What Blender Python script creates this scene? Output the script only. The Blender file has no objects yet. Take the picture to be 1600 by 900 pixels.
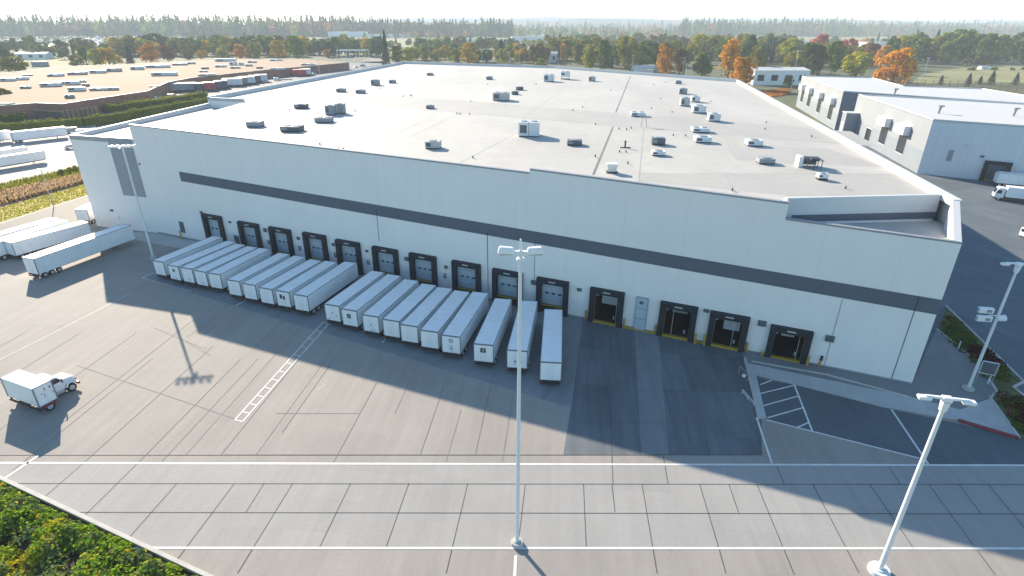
import bpy, math, random
from mathutils import Vector, Matrix
R = math.radians
rnd = random.Random(7)
SC = bpy.context.scene
COL = SC.collection

# ------------------------------------------------------------------ camera
F_PX, PITCH, ROLL, CAM_H = 890.0, R(24.9), R(0.3), 38.0
fw = Vector((0, math.cos(PITCH), -math.sin(PITCH)))
r0 = Vector((1, 0, 0)); u0 = r0.cross(fw)
rt = math.cos(ROLL) * r0 + math.sin(ROLL) * u0
up = -math.sin(ROLL) * r0 + math.cos(ROLL) * u0
CP = Vector((0, 0, CAM_H))
cam = bpy.data.cameras.new('camera'); cam_o = bpy.data.objects.new('camera', cam); COL.objects.link(cam_o)
cam_o.matrix_world = Matrix(((rt.x, up.x, -fw.x, CP.x), (rt.y, up.y, -fw.y, CP.y), (rt.z, up.z, -fw.z, CP.z), (0, 0, 0, 1)))
cam.sensor_width = 36; cam.lens = F_PX / 1600 * 36; cam.clip_end = 20000; cam.clip_start = .5
SC.camera = cam_o


def at(x, y, z=0.0):
    """point at height z that the photograph shows at pixel x, y (1600 x 900)"""
    d = fw + (x - 800) / F_PX * rt - (y - 450) / F_PX * up
    t = (z - CAM_H) / d.z
    p = CP + t * d
    return Vector((p.x, p.y, z))


def px_per_m(p):
    return F_PX / (Vector(p) - CP).dot(fw)


# ------------------------------------------------------------------ materials
def new_mat(name):
    m = bpy.data.materials.new(name); m.use_nodes = True
    nt = m.node_tree; nt.nodes.clear()
    return m, nt, nt.nodes, nt.links


def mat(name, c, rough=.6, var=.08, scale=.6, metal=0., spec=.4, stretch=(1, 1, 1), rotz=0, var2=.05, scale2=6., coord='Object', bump=0, tint=None):
    """principled colour broken up by two noises (dirt and wear of the thing itself)"""
    m, nt, N, L = new_mat(name)
    out = N.new('ShaderNodeOutputMaterial'); b = N.new('ShaderNodeBsdfPrincipled')
    L.new(b.outputs[0], out.inputs[0])
    b.inputs['Roughness'].default_value = rough; b.inputs['Metallic'].default_value = metal
    b.inputs['Specular IOR Level'].default_value = spec
    tc = N.new('ShaderNodeTexCoord'); mp = N.new('ShaderNodeMapping')
    L.new(tc.outputs[coord], mp.inputs[0]); mp.inputs['Scale'].default_value = stretch; mp.inputs['Rotation'].default_value = (0, 0, rotz)
    n1 = N.new('ShaderNodeTexNoise'); n1.inputs['Scale'].default_value = scale; n1.inputs['Detail'].default_value = 6; n1.inputs['Roughness'].default_value = .62
    n2 = N.new('ShaderNodeTexNoise'); n2.inputs['Scale'].default_value = scale2; n2.inputs['Detail'].default_value = 3
    L.new(mp.outputs[0], n1.inputs[0]); L.new(tc.outputs[coord], n2.inputs[0])
    c2 = tint or c
    r1 = N.new('ShaderNodeMapRange'); r1.inputs[1].default_value = .3; r1.inputs[2].default_value = .7
    r1.inputs[3].default_value = 0; r1.inputs[4].default_value = 1
    L.new(n1.outputs[0], r1.inputs[0])
    mx = N.new('ShaderNodeMix'); mx.data_type = 'RGBA'
    mx.inputs[6].default_value = (*[max(0, v * (1 - var)) for v in c], 1); mx.inputs[7].default_value = (*[min(1, v * (1 + var)) for v in c2], 1)
    L.new(r1.outputs[0], mx.inputs[0])
    r2 = N.new('ShaderNodeMapRange'); r2.inputs[1].default_value = .25; r2.inputs[2].default_value = .75
    r2.inputs[3].default_value = 1 - var2; r2.inputs[4].default_value = 1 + var2
    L.new(n2.outputs[0], r2.inputs[0])
    ml = N.new('ShaderNodeMix'); ml.data_type = 'RGBA'; ml.blend_type = 'MULTIPLY'; ml.inputs[0].default_value = 1
    L.new(mx.outputs[2], ml.inputs[6]); L.new(r2.outputs[0], ml.inputs[7])
    L.new(ml.outputs[2], b.inputs['Base Color'])
    if bump:
        bp = N.new('ShaderNodeBump'); bp.inputs['Strength'].default_value = bump; bp.inputs['Distance'].default_value = .05
        L.new(n2.outputs[0], bp.inputs['Height']); L.new(bp.outputs[0], b.inputs['Normal'])
    return m


def leaf_mat(name, c1, c2, trans=.35, rv=.25):
    """leaf colour: two tones mixed in clumps, a little different on each plant"""
    m, nt, N, L = new_mat(name)
    out = N.new('ShaderNodeOutputMaterial')
    tc = N.new('ShaderNodeTexCoord'); n1 = N.new('ShaderNodeTexNoise'); n1.inputs['Scale'].default_value = 5; n1.inputs['Detail'].default_value = 4
    oi = N.new('ShaderNodeObjectInfo')
    add = N.new('ShaderNodeVectorMath'); add.operation = 'ADD'; L.new(tc.outputs['Object'], add.inputs[0]); L.new(oi.outputs['Random'], add.inputs[1])
    L.new(add.outputs[0], n1.inputs[0])
    r1 = N.new('ShaderNodeMapRange'); r1.inputs[1].default_value = .42; r1.inputs[2].default_value = .58; L.new(n1.outputs[0], r1.inputs[0])
    mx = N.new('ShaderNodeMix'); mx.data_type = 'RGBA'; mx.inputs[6].default_value = (*c1, 1); mx.inputs[7].default_value = (*c2, 1)
    L.new(r1.outputs[0], mx.inputs[0])
    hs = N.new('ShaderNodeHueSaturation'); L.new(mx.outputs[2], hs.inputs['Color'])
    rr = N.new('ShaderNodeMapRange'); rr.inputs[3].default_value = 1 - rv; rr.inputs[4].default_value = 1 + rv; L.new(oi.outputs['Random'], rr.inputs[0])
    L.new(rr.outputs[0], hs.inputs['Value'])
    d = N.new('ShaderNodeBsdfDiffuse'); t = N.new('ShaderNodeBsdfTranslucent'); ms = N.new('ShaderNodeMixShader'); ms.inputs[0].default_value = trans
    L.new(hs.outputs[0], d.inputs[0]); L.new(hs.outputs[0], t.inputs[0]); L.new(d.outputs[0], ms.inputs[1]); L.new(t.outputs[0], ms.inputs[2])
    L.new(ms.outputs[0], out.inputs[0])
    return m


def slab_mat(name, c, var, rot, sx, sy, slab=.06, rough=.8, streak=.08, stain=(.5, .5, .5), stain_amt=.25):
    """concrete cast in slabs: each slab a slightly different grey, with streaks along the lanes and tyre dirt"""
    m, nt, N, L = new_mat(name)
    out = N.new('ShaderNodeOutputMaterial'); b = N.new('ShaderNodeBsdfPrincipled'); L.new(b.outputs[0], out.inputs[0])
    b.inputs['Roughness'].default_value = rough; b.inputs['Specular IOR Level'].default_value = .25
    g = N.new('ShaderNodeNewGeometry')
    mp = N.new('ShaderNodeMapping'); mp.inputs['Rotation'].default_value = (0, 0, rot); L.new(g.outputs['Position'], mp.inputs[0])
    sp = N.new('ShaderNodeSeparateXYZ'); L.new(mp.outputs[0], sp.inputs[0])
    def snap(o, s):
        a = N.new('ShaderNodeMath'); a.operation = 'DIVIDE'; a.inputs[1].default_value = s; L.new(o, a.inputs[0])
        f = N.new('ShaderNodeMath'); f.operation = 'FLOOR'; L.new(a.outputs[0], f.inputs[0]); return f.outputs[0]
    cb = N.new('ShaderNodeCombineXYZ'); L.new(snap(sp.outputs[0], sx), cb.inputs[0]); L.new(snap(sp.outputs[1], sy), cb.inputs[1])
    wn = N.new('ShaderNodeTexWhiteNoise'); L.new(cb.outputs[0], wn.inputs[0])
    m2 = N.new('ShaderNodeMapping'); m2.inputs['Scale'].default_value = (1.1, .07, 1); L.new(mp.outputs[0], m2.inputs[0])
    ns = N.new('ShaderNodeTexNoise'); ns.inputs['Scale'].default_value = 1; ns.inputs['Detail'].default_value = 5; L.new(m2.outputs[0], ns.inputs[0])
    nb = N.new('ShaderNodeTexNoise'); nb.inputs['Scale'].default_value = .12; nb.inputs['Detail'].default_value = 8; nb.inputs['Roughness'].default_value = .65; L.new(g.outputs['Position'], nb.inputs[0])
    nf = N.new('ShaderNodeTexNoise'); nf.inputs['Scale'].default_value = 3.5; nf.inputs['Detail'].default_value = 6; nf.inputs['Roughness'].default_value = .7; L.new(g.outputs['Position'], nf.inputs[0])
    def rng(o, lo, hi, a, bb):
        r = N.new('ShaderNodeMapRange'); r.inputs[1].default_value = lo; r.inputs[2].default_value = hi; r.inputs[3].default_value = a; r.inputs[4].default_value = bb
        L.new(o, r.inputs[0]); return r.outputs[0]
    def mul(a, bb):
        q = N.new('ShaderNodeMath'); q.operation = 'MULTIPLY'; L.new(a, q.inputs[0]); L.new(bb, q.inputs[1]); return q.outputs[0]
    v = mul(mul(rng(wn.outputs[0], 0, 1, 1 - slab, 1 + slab), rng(ns.outputs[0], .3, .7, 1 - streak, 1 + streak)),
            mul(rng(nb.outputs[0], .3, .7, 1 - var, 1 + var), rng(nf.outputs[0], .25, .75, .93, 1.07)))
    sc = N.new('ShaderNodeVectorMath'); sc.operation = 'SCALE'; sc.inputs[0].default_value = c; L.new(v, sc.inputs['Scale'])
    st = N.new('ShaderNodeMix'); st.data_type = 'RGBA'; st.blend_type = 'MULTIPLY'
    n3 = N.new('ShaderNodeTexNoise'); n3.inputs['Scale'].default_value = .35; n3.inputs['Detail'].default_value = 9; n3.inputs['Roughness'].default_value = .75; L.new(m2.outputs[0], n3.inputs[0])
    L.new(rng(n3.outputs[0], .52, .74, 0, stain_amt), st.inputs[0]); L.new(sc.outputs[0], st.inputs[6]); st.inputs[7].default_value = (*stain, 1)
    L.new(st.outputs[2], b.inputs['Base Color'])
    return m


M = {}
M['yard'] = slab_mat('yard_concrete', (.296, .274, .250), .07, R(5.2), 5.6, 9.0, .03, streak=.06, stain_amt=.2)
M['lane'] = slab_mat('lane_concrete', (.318, .310, .298), .06, R(5.2), 5.4, 3.6, .03, streak=.04, stain_amt=.2)
M['apron'] = slab_mat('apron_asphalt', (.120, .138, .152), .16, R(5.2), 3.1, 8.0, .12, streak=.14, stain_amt=.5)  # blue of the dock shade is mixed into the base colour
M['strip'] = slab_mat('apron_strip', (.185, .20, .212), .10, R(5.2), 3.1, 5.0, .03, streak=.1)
M['pad'] = slab_mat('dock_pad', (.20, .218, .232), .10, R(23.7), 6.1, 30, .04, streak=.07, stain_amt=.5)  # shade blue tinted into the slab grey here too
M['asphalt'] = slab_mat('asphalt', (.10, .118, .134), .14, R(5.2), 40, 40, .02, streak=.08)  # bluish cast of shaded ground put in the colour
M['shade_asphalt'] = slab_mat('side_yard_shade_asphalt', (.12, .142, .16), .14, R(-25), 9, 9, .10, streak=.10)  # asphalt darkened to stand in for shade, as the sun reaches this yard
M['road'] = slab_mat('road_asphalt', (.15, .142, .132), .10, R(25), 60, 60, .02, streak=.08)
M['pale_concrete'] = slab_mat('pale_concrete', (.325, .315, .295), .06, R(25), 12, 12, .03)
M['sidewalk'] = slab_mat('sidewalk_concrete', (.44, .44, .43), .08, R(23.7), 1.9, 1.9, .06, streak=.03)
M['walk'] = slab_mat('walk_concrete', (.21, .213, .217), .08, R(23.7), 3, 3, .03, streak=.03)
M['joint'] = mat('joint', (.09, .087, .083), .9, .3, .5)
M['yard_joint'] = mat('yard_joint', (.145, .136, .127), .9, .25, .4)
M['faint_joint'] = mat('faint_joint', (.215, .20, .185), .9, .25, .4)
M['paint'] = mat('white_road_paint', (.66, .65, .63), .6, .12, 1.2, var2=.12, scale2=9)
M['worn_paint'] = mat('worn_road_paint', (.50, .49, .465), .7, .2, .8)
M['kerb'] = mat('kerb_concrete', (.46, .445, .42), .8, .12, .8)
M['kerb_red'] = mat('red_kerb_paint', (.24, .035, .05), .6, .15, 1.5)
M['soil'] = mat('soil', (.055, .04, .028), .95, .4, 1.0)
M['wall'] = mat('wall_panels', (.84, .795, .755), .7, .018, .9, var2=.02, scale2=.25, stretch=(1, 1, .05), spec=.3)
M['wall_joint'] = mat('wall_joint', (.73, .695, .66), .7, .05, .2)
M['stripe'] = mat('dark_wall_stripe', (.105, .122, .15), .65, .08, .3)
M['panel_grey'] = mat('grey_wall_panel', (.30, .315, .335), .65, .06, .3)
M['roof'] = mat('roof_membrane', (.435, .418, .386), .75, .12, .05, var2=.05, scale2=.5, stretch=(1, .35, 1), rotz=R(-8))
M['roof_grey'] = mat('roof_membrane_worn', (.385, .37, .345), .75, .07, .09, var2=.04, scale2=.7, stretch=(1, .4, 1))
M['coping'] = mat('coping_metal', (.60, .60, .60), .45, .03, .3)
M['seam'] = mat('roof_seam', (.17, .165, .16), .8, .3, .6)
M['faint_seam'] = mat('roof_seam_faint', (.33, .322, .31), .8, .15, .6)
M['shelter'] = mat('dock_shelter_rubber', (.016, .02, .028), .7, .3, 1.5)
M['doorpanel'] = mat('door_panel', (.43, .50, .56), .5, .06, .7)
M['glass_dark'] = mat('dark_glass', (.02, .026, .035), .12, .2, 1, spec=.7)
M['yellow'] = mat('safety_yellow', (.42, .27, .03), .55, .2, 3)
M['interior'] = mat('interior_dark', (.018, .02, .025), .9, .3, .7)
M['inner_light'] = mat('interior_panel', (.42, .46, .48), .6, .15, 1.4)
M['white'] = mat('white_paint', (.80, .805, .81), .35, .03, .5, var2=.02)
M['trailer'] = mat('trailer_white', (.83, .835, .835), .38, .05, .35, var2=.05, scale2=1.3)
M['trailer_roof'] = mat('trailer_roof', (.83, .83, .82), .5, .06, .3, var2=.05, scale2=1.5)
M['trailer_door'] = mat('trailer_door', (.83, .835, .835), .4, .04, .8)
M['dark'] = mat('dark_metal', (.04, .042, .047), .55, .25, 1.5)
M['rail'] = mat('trailer_rail', (.17, .19, .21), .45, .1, 1)
M['tyre'] = mat('tyre_rubber', (.022, .022, .024), .85, .2, 4)
M['rim'] = mat('wheel_rim', (.55, .56, .57), .35, .1, 4, metal=.4)
M['red'] = mat('red_lamp', (.22, .025, .03), .35, .15, 4)
M['amber'] = mat('amber_lamp', (.6, .24, .03), .35, .1, 4)
M['black'] = mat('black_decal', (.012, .013, .016), .5, .2, 3)
M['steel'] = mat('painted_pole', (.70, .71, .72), .4, .05, .8)
M['steel_dim'] = mat('galvanised_pole', (.36, .37, .38), .45, .1, .8)
M['lens'] = mat('lamp_lens', (.62, .62, .56), .15, .1, 3)
M['unit_grey'] = mat('unit_grey', (.28, .295, .31), .5, .12, 1.2)
M['unit_dark'] = mat('unit_dark', (.10, .115, .135), .5, .2, 1.2)
M['unit_white'] = mat('unit_white', (.66, .675, .68), .45, .06, 1.0)
M['unit_beige'] = mat('unit_beige', (.46, .455, .43), .5, .08, 1.0)
M['tan_roof'] = mat('tan_roof', (.20, .105, .045), .9, .12, .02, var2=.08, scale2=.4, tint=(.215, .125, .062))
M['brick'] = mat('brown_brick', (.27, .13, .09), .85, .18, .25, var2=.12, scale2=3)
M['brown_fence'] = mat('brown_boards', (.22, .14, .10), .85, .2, .5)
M['dark_fence'] = mat('dark_green_screen', (.05, .065, .055), .85, .2, .5)
M['grass'] = mat('field_grass', (.07, .085, .034), .95, .28, .012, var2=.22, scale2=.15, tint=(.10, .105, .045))
M['lawn'] = mat('lawn', (.20, .20, .075), .95, .16, .03, var2=.12, scale2=.5, tint=(.24, .225, .10))
M['verge'] = mat('verge_grass', (.36, .33, .045), .95, .30, .14, var2=.25, scale2=2.5, tint=(.40, .32, .10))
M['green_strip'] = mat('green_verge', (.27, .32, .035), .95, .35, .25, var2=.3, scale2=2.5)
M['reed_soil'] = mat('reed_soil', (.36, .24, .13), .95, .3, .3)
M['bed_grass'] = mat('bed_grass', (.10, .105, .04), .95, .45, .5, var2=.3, scale2=4)
M['hill'] = mat('hill_forest', (.05, .065, .05), .95, .4, .01, var2=.4, scale2=.05)
M['bark'] = mat('bark', (.07, .05, .038), .9, .3, 3)
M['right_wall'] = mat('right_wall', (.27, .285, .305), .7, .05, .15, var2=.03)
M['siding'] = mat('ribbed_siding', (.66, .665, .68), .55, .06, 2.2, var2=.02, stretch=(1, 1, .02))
M['right_wall_low_shade'] = mat('right_wall_low_shade', (.22, .25, .285), .7, .06, .15)  # bluish dark tone, painted shadow low on the right-hand walls
M['right_wall_front_shade'] = mat('right_wall_front_shade', (.15, .18, .22), .7, .06, .15)  # dark blue shade of the narrow front put into its colour
M['bright_roof'] = mat('bright_roof', (.54, .535, .52), .7, .03, .05)
M['house_white'] = mat('house_white', (.80, .79, .77), .6, .06, .2)
M['house_grey'] = mat('house_grey', (.28, .29, .30), .7, .1, .2)
M['house_red'] = mat('house_red', (.42, .17, .13), .7, .1, .2)
M['house_roof'] = mat('house_roof', (.40, .40, .41), .7, .1, .3)
for nm, c in dict(cargo_red=(.48, .03, .05), cargo_blue=(.08, .12, .17), cargo_green=(.035, .07, .075), cargo_grey=(.27, .29, .30), cargo_tan=(.33, .25, .19), cargo_brown=(.13, .085, .08), cargo_white=(.70, .72, .73)).items():
    M[nm] = mat(nm, c, .5, .1, .5)
LEAF = dict(
    dark=leaf_mat('leaf_dark_green', (.065, .108, .026), (.14, .185, .04)),
    mid=leaf_mat('leaf_mid_green', (.11, .17, .028), (.23, .27, .04)),
    olive=leaf_mat('leaf_olive', (.18, .18, .028), (.32, .27, .04)),
    pale=leaf_mat('leaf_pale_green', (.16, .19, .08), (.24, .25, .10)),
    lime=leaf_mat('leaf_yellow_green', (.26, .28, .03), (.44, .38, .035)),
    yellow=leaf_mat('leaf_yellow', (.44, .31, .025), (.60, .40, .03), .4, .12),
    orange=leaf_mat('leaf_orange', (.56, .23, .02), (.68, .36, .03), .4, .12),
    rust=leaf_mat('leaf_rust', (.24, .12, .04), (.33, .16, .05)),
    red=leaf_mat('leaf_red', (.50, .12, .075), (.58, .19, .12), .35, .12),
    brown=leaf_mat('leaf_brown_olive', (.18, .135, .045), (.27, .185, .06)),
    conifer=leaf_mat('needle_dark', (.045, .08, .034), (.09, .135, .05), .25),
    spruce=leaf_mat('needle_blue', (.035, .055, .045), (.06, .085, .06), .15),
    hedge=leaf_mat('leaf_hedge', (.075, .11, .02), (.20, .23, .035)),
    hedge_top_lit=leaf_mat('leaf_hedge_top_lit', (.30, .29, .03), (.46, .40, .04)),  # yellow top leaves, brightened further to paint in the sun on them
    bush=leaf_mat('leaf_bush_green', (.12, .23, .024), (.30, .43, .035), .45),
    bush_blue=leaf_mat('leaf_bush_grey', (.10, .145, .06), (.18, .24, .08), .35),
    bush_yellow=leaf_mat('leaf_bush_yellow', (.28, .28, .02), (.48, .42, .03), .45),
    reed=leaf_mat('reed_straw', (.56, .38, .22), (.66, .48, .30), .45),
    heather=leaf_mat('leaf_dark_red', (.085, .022, .02), (.14, .035, .028), .3),
)


# ------------------------------------------------------------------ mesh builder
class MB:
    def __init__(s): s.v, s.f, s.m = [], [], []
    def add(s, vs, fs, mi=0):
        o = len(s.v); s.v += [tuple(p) for p in vs]
        for f in fs: s.f.append(tuple(i + o for i in f)); s.m.append(mi)
    def quad(s, a, b, c, d, mi=0): s.add([a, b, c, d], [(0, 1, 2, 3)], mi)
    def poly(s, pts, z=None, mi=0):
        s.add([(p[0], p[1], p[2] if z is None else z) for p in pts], [tuple(range(len(pts)))], mi)
    def box(s, x0, x1, y0, y1, z0, z1, mi=0):
        v = [(x, y, z) for z in (z0, z1) for y in (y0, y1) for x in (x0, x1)]
        s.add(v, [(0, 2, 3, 1), (4, 5, 7, 6), (0, 1, 5, 4), (2, 6, 7, 3), (0, 4, 6, 2), (1, 3, 7, 5)], mi)
    def obox(s, p, ux, uy, hx, hy, z0, z1, mi=0):
        """box round p with half sizes hx along ux and hy along uy (2-D unit vectors)"""
        cs = []
        for z in (z0, z1):
            for sy in (-1, 1):
                for sx in (-1, 1):
                    cs.append((p[0] + ux[0] * hx * sx + uy[0] * hy * sy, p[1] + ux[1] * hx * sx + uy[1] * hy * sy, z))
        s.add(cs, [(0, 2, 3, 1), (4, 5, 7, 6), (0, 1, 5, 4), (2, 6, 7, 3), (0, 4, 6, 2), (1, 3, 7, 5)], mi)
    def prism(s, pts, z0, z1, mi=0, top=True, bottom=False, mtop=None):
        n = len(pts); zs0 = z0 if isinstance(z0, (list, tuple)) else [z0] * n; zs1 = z1 if isinstance(z1, (list, tuple)) else [z1] * n
        lo = [(p[0], p[1], a) for p, a in zip(pts, zs0)]; hi = [(p[0], p[1], a) for p, a in zip(pts, zs1)]
        for i in range(n):
            j = (i + 1) % n; s.quad(lo[i], lo[j], hi[j], hi[i], mi)
        if top: s.add(hi, [tuple(range(n))], mi if mtop is None else mtop)
        if bottom: s.add(lo, [tuple(reversed(range(n)))], mi)
    def extrude_x(s, prof, x0, x1, mi=0):
        """side outline (y, z) swept across x"""
        n = len(prof); a = [(x0, p[0], p[1]) for p in prof]; b = [(x1, p[0], p[1]) for p in prof]
        s.add(a + b, [tuple(range(n)), tuple(reversed(range(n, 2 * n)))] + [(i, i + n, (i + 1) % n + n, (i + 1) % n) for i in range(n)], mi)
    def cyl(s, p0, p1, r0_, r1_=None, n=10, mi=0, caps=True):
        r1_ = r0_ if r1_ is None else r1_
        p0, p1 = Vector(p0), Vector(p1); d = (p1 - p0).normalized()
        a = d.orthogonal().normalized(); b = d.cross(a)
        A = [p0 + r0_ * (math.cos(t) * a + math.sin(t) * b) for t in [2 * math.pi * i / n for i in range(n)]]
        B = [p1 + r1_ * (math.cos(t) * a + math.sin(t) * b) for t in [2 * math.pi * i / n for i in range(n)]]
        fs = [(i, (i + 1) % n, (i + 1) % n + n, i + n) for i in range(n)]
        if caps: fs += [tuple(reversed(range(n))), tuple(range(n, 2 * n))]
        s.add(A + B, fs, mi)
    def strip(s, a, b, w, z, mi=0):
        a, b = Vector(a[:2]), Vector(b[:2]); d = (b - a).normalized(); n = Vector((-d.y, d.x)) * w / 2
        s.add([(*(a - n), z), (*(b - n), z), (*(b + n), z), (*(a + n), z)], [(0, 1, 2, 3)], mi)
    def leaf(s, p, size, nrm, mi=0, asp=1.0):
        n = Vector(nrm).normalized(); a = n.orthogonal().normalized()
        t = rnd.uniform(0, 6.28); q = a.cross(n)
        a2 = (math.cos(t) * a + math.sin(t) * q) * size * .5; b2 = (math.cos(t) * q - math.sin(t) * a) * size * .5 * asp
        p = Vector(p)
        s.add([p - a2, p + b2 * .8 - a2 * .1, p + a2, p - b2 * .8 + a2 * .1], [(0, 1, 2, 3)], mi)
    def mesh(s, name, mats, smooth=False):
        me = bpy.data.meshes.new(name); me.from_pydata(s.v, [], s.f)
        for m in (mats if isinstance(mats, (list, tuple)) else [mats]): me.materials.append(m)
        me.polygons.foreach_set('material_index', s.m)
        if smooth: me.polygons.foreach_set('use_smooth', [True] * len(s.f))
        me.update(); return me
    def build(s, name, mats, parent=None, bevel=0, smooth=False, world=False):
        if world and parent is not None:
            o = Vector(parent.location); s.v = [tuple(Vector(p) - o) for p in s.v]
        ob = bpy.data.objects.new(name, s.mesh(name, mats, smooth)); COL.objects.link(ob)
        if parent is not None: ob.parent = parent
        if bevel:
            b = ob.modifiers.new('bevel', 'BEVEL'); b.width = bevel; b.segments = 2; b.limit_method = 'ANGLE'; b.angle_limit = R(40)
        return ob


def tag(o, label=None, cat=None, group=None, kind=None):
    if label: o['label'] = label
    if cat: o['category'] = cat
    if group: o['group'] = group
    if kind: o['kind'] = kind
    return o


def thing(name, loc, rz=0, label='', cat='', group=None):
    o = bpy.data.objects.new(name, None); COL.objects.link(o); o.empty_display_size = .5
    o.location = loc; o.rotation_euler = (0, 0, rz)
    return tag(o, label, cat, group)


def copy_thing(root, loc, rz, label, group=None, scale=None):
    r = root.copy(); COL.objects.link(r); r.location = loc; r.rotation_euler = (0, 0, rz); r['label'] = label
    if group: r['group'] = group
    if scale: r.scale = scale
    for ch in root.children:
        k = ch.copy(); COL.objects.link(k); k.parent = r
        for g in ch.children:
            q = g.copy(); COL.objects.link(q); q.parent = k
    return r


def sheet(name, pts, z, m):
    b = MB(); b.poly(pts, z); o = b.build(name, M[m]); return tag(o, kind='structure')


def P(*px, z=0): return [at(x, y, z) for x, y in px]


# ------------------------------------------------------------------ ground, roads, markings
sheet('ground', [(-9000, -200), (9000, -200), (9000, 9500), (-9000, 9500)], -.06, 'grass')
sheet('yard', [(-150, 12), (64, 12), (64, 64), (50, 110), (-60, 125), (-95, 122), (-160, 100)], -.004, 'yard')
sheet('side_yard', [(49, 12), (200, 12), (220, 120), (175, 175), (110, 235), (60, 235), (48, 60)], 0, 'shade_asphalt')
sheet('concrete_lane', P((-300, 722), (1500, 726.6), (1900, 727.5), (2000, 856.8), (-300, 856.2)), .004, 'lane')
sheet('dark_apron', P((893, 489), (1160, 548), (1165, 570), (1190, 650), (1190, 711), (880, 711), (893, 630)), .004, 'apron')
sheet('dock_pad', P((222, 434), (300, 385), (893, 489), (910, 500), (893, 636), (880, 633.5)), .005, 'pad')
sheet('apron_strip', P((991, 507), (1028, 515), (1045, 710), (1002, 710)), .009, 'strip')
sheet('road', P((-250, 425), (0, 349), (138, 304.5), (160, 330), (125, 352), (0, 396), (-250, 480)), .004, 'road')
sheet('verge', P((-250, 424), (0, 348.5), (138, 304), (132, 287), (0, 325), (-250, 392)), .02, 'verge')
sheet('reed_bed', P((-250, 392), (0, 325), (132, 287), (130, 274), (0, 298), (-250, 350)), .024, 'reed_soil')
sheet('green_verge', P((-250, 350), (0, 298), (130, 274), (124, 260), (60, 282), (0, 301 - 12), (-250, 345)), .028, 'green_strip')
sheet('concrete_yard', P((-420, 340), (0, 292), (60, 280), (124, 260), (150, 215), (150, 190), (-300, 225)), .0, 'pale_concrete')
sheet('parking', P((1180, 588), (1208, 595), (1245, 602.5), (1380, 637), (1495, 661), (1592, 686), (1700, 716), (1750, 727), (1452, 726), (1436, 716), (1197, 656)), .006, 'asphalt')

kb = MB()
def kerb_line(b, pts, w=.22, h=.13, mi=0):
    for i, (a, c) in enumerate(zip(pts, pts[1:])):
        a, c = Vector(a[:2]), Vector(c[:2]); d = (c - a); L_ = d.length; d.normalize(); n = Vector((-d.y, d.x))
        b.obox((a + c) / 2, d, n, L_ / 2 + w * .3 - .002, w / 2 + .004 * (i % 2), -.002, h + .006 * (i % 2), mi)
# walk along the wall, pale pavement and the plaza at the corner: real kerb height
sw = MB(); sw.prism(P((1166, 568), (1420, 621), (1500, 641), (1548, 623), (1590, 684), (1500, 657.5), (1380, 636), (1245, 601.5), (1181, 586), (1197, 654), (1186, 655)), -.01, .125)
tag(sw.build('sidewalk', M['sidewalk'], bevel=.02), kind='structure')
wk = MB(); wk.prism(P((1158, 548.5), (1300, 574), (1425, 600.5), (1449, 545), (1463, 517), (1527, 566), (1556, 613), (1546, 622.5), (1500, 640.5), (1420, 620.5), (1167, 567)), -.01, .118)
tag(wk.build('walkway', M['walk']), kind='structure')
kl = MB(); kerb_line(kl, P((1175, 566), (1290, 586.5), (1421, 622)), .28, .19)
kerb_line(kl, P((1464, 516), (1527, 566), (1557, 613), (1547, 623), (1591, 684)), .26, .2)
kerb_line(kl, P((1478, 479), (1599, 597.5), (1583, 606), (1612, 630)), .26, .2)
kerb_line(kl, P((1164, 561), (1186, 654)), .3, .2)
tag(kl.build('kerb', M['kerb'], bevel=.02), kind='structure')
rk = MB(); kerb_line(rk, P((1499, 658.5), (1589, 685.5)), .34, .26)
tag(rk.build('red_kerb', M['kerb_red'], bevel=.02), kind='structure')
bed = MB(); bed.prism(P((1479, 482), (1597, 598), (1582, 606), (1612, 634), (1640, 700), (1592, 684), (1548, 623), (1558, 613), (1528, 566), (1465, 516)), -.01, .10)
tag(bed.build('planting_bed', M['bed_grass']), kind='structure')
sheet('soil_bed', P((-300, 600), (0, 749), (312, 897), (420, 950), (-400, 1200)), .012, 'soil')
kf = MB(); kerb_line(kf, P((-300, 606), (0, 749), (150, 820), (312, 897), (400, 940)), .34, .32)
tag(kf.build('kerb', M['kerb'], bevel=.03), kind='structure')

jt = MB(); fj = MB(); yj = MB(); pt = MB(); wp = MB()
def J(a, b, w=.07): jt.strip(at(*a), at(*b), w, .013)
def FJ(a, b, w=.09): fj.strip(at(*a), at(*b), w, .013)
def W(a, b, w=.2, z=.017): pt.strip(at(*a), at(*b), w, z)
for a, b in [((-200, 755.3), (1800, 757.4)), ((-200, 800), (1800, 803.6))]: J(a, b, .09)
J((-200, 711.5), (350, 711.3), .07); J((350, 711), (1191, 711), .1)
for a, b in [((457.7, 755), (371, 896)), ((548, 755), (499, 856)), ((639, 755), (603, 856)), ((731, 755), (697, 896)), ((413, 755), (384, 801)), ((276, 756), (202, 840)), ((366, 756), (277, 874)),
             ((215, 724), (132, 806)), ((130, 724), (68, 778)), ((820.7, 757), (809, 856)), ((911.7, 756), (916, 855)), ((956, 756), (961, 800)), ((1003, 756), (1026.7, 896)), ((1093, 756), (1123, 856)),
             ((1123, 856), (1134, 896)), ((1138.7, 757), (1154, 801)), ((1182.7, 757), (1241, 898)), ((1270, 757), (1342, 895)), ((1359, 757), (1427, 856)), ((1451, 757), (1555, 898)), ((1498, 757), (1533, 803)),
             ((1544, 757), (1640, 872)), ((1036, 712), (1044, 756)), ((1212.7, 726), (1225, 756)), ((1387.7, 727), (1407, 757)), ((953, 640), (958, 756)), ((1102, 674), (1108, 711)), ((1165, 575), (1191, 711))]: J(a, b)
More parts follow.
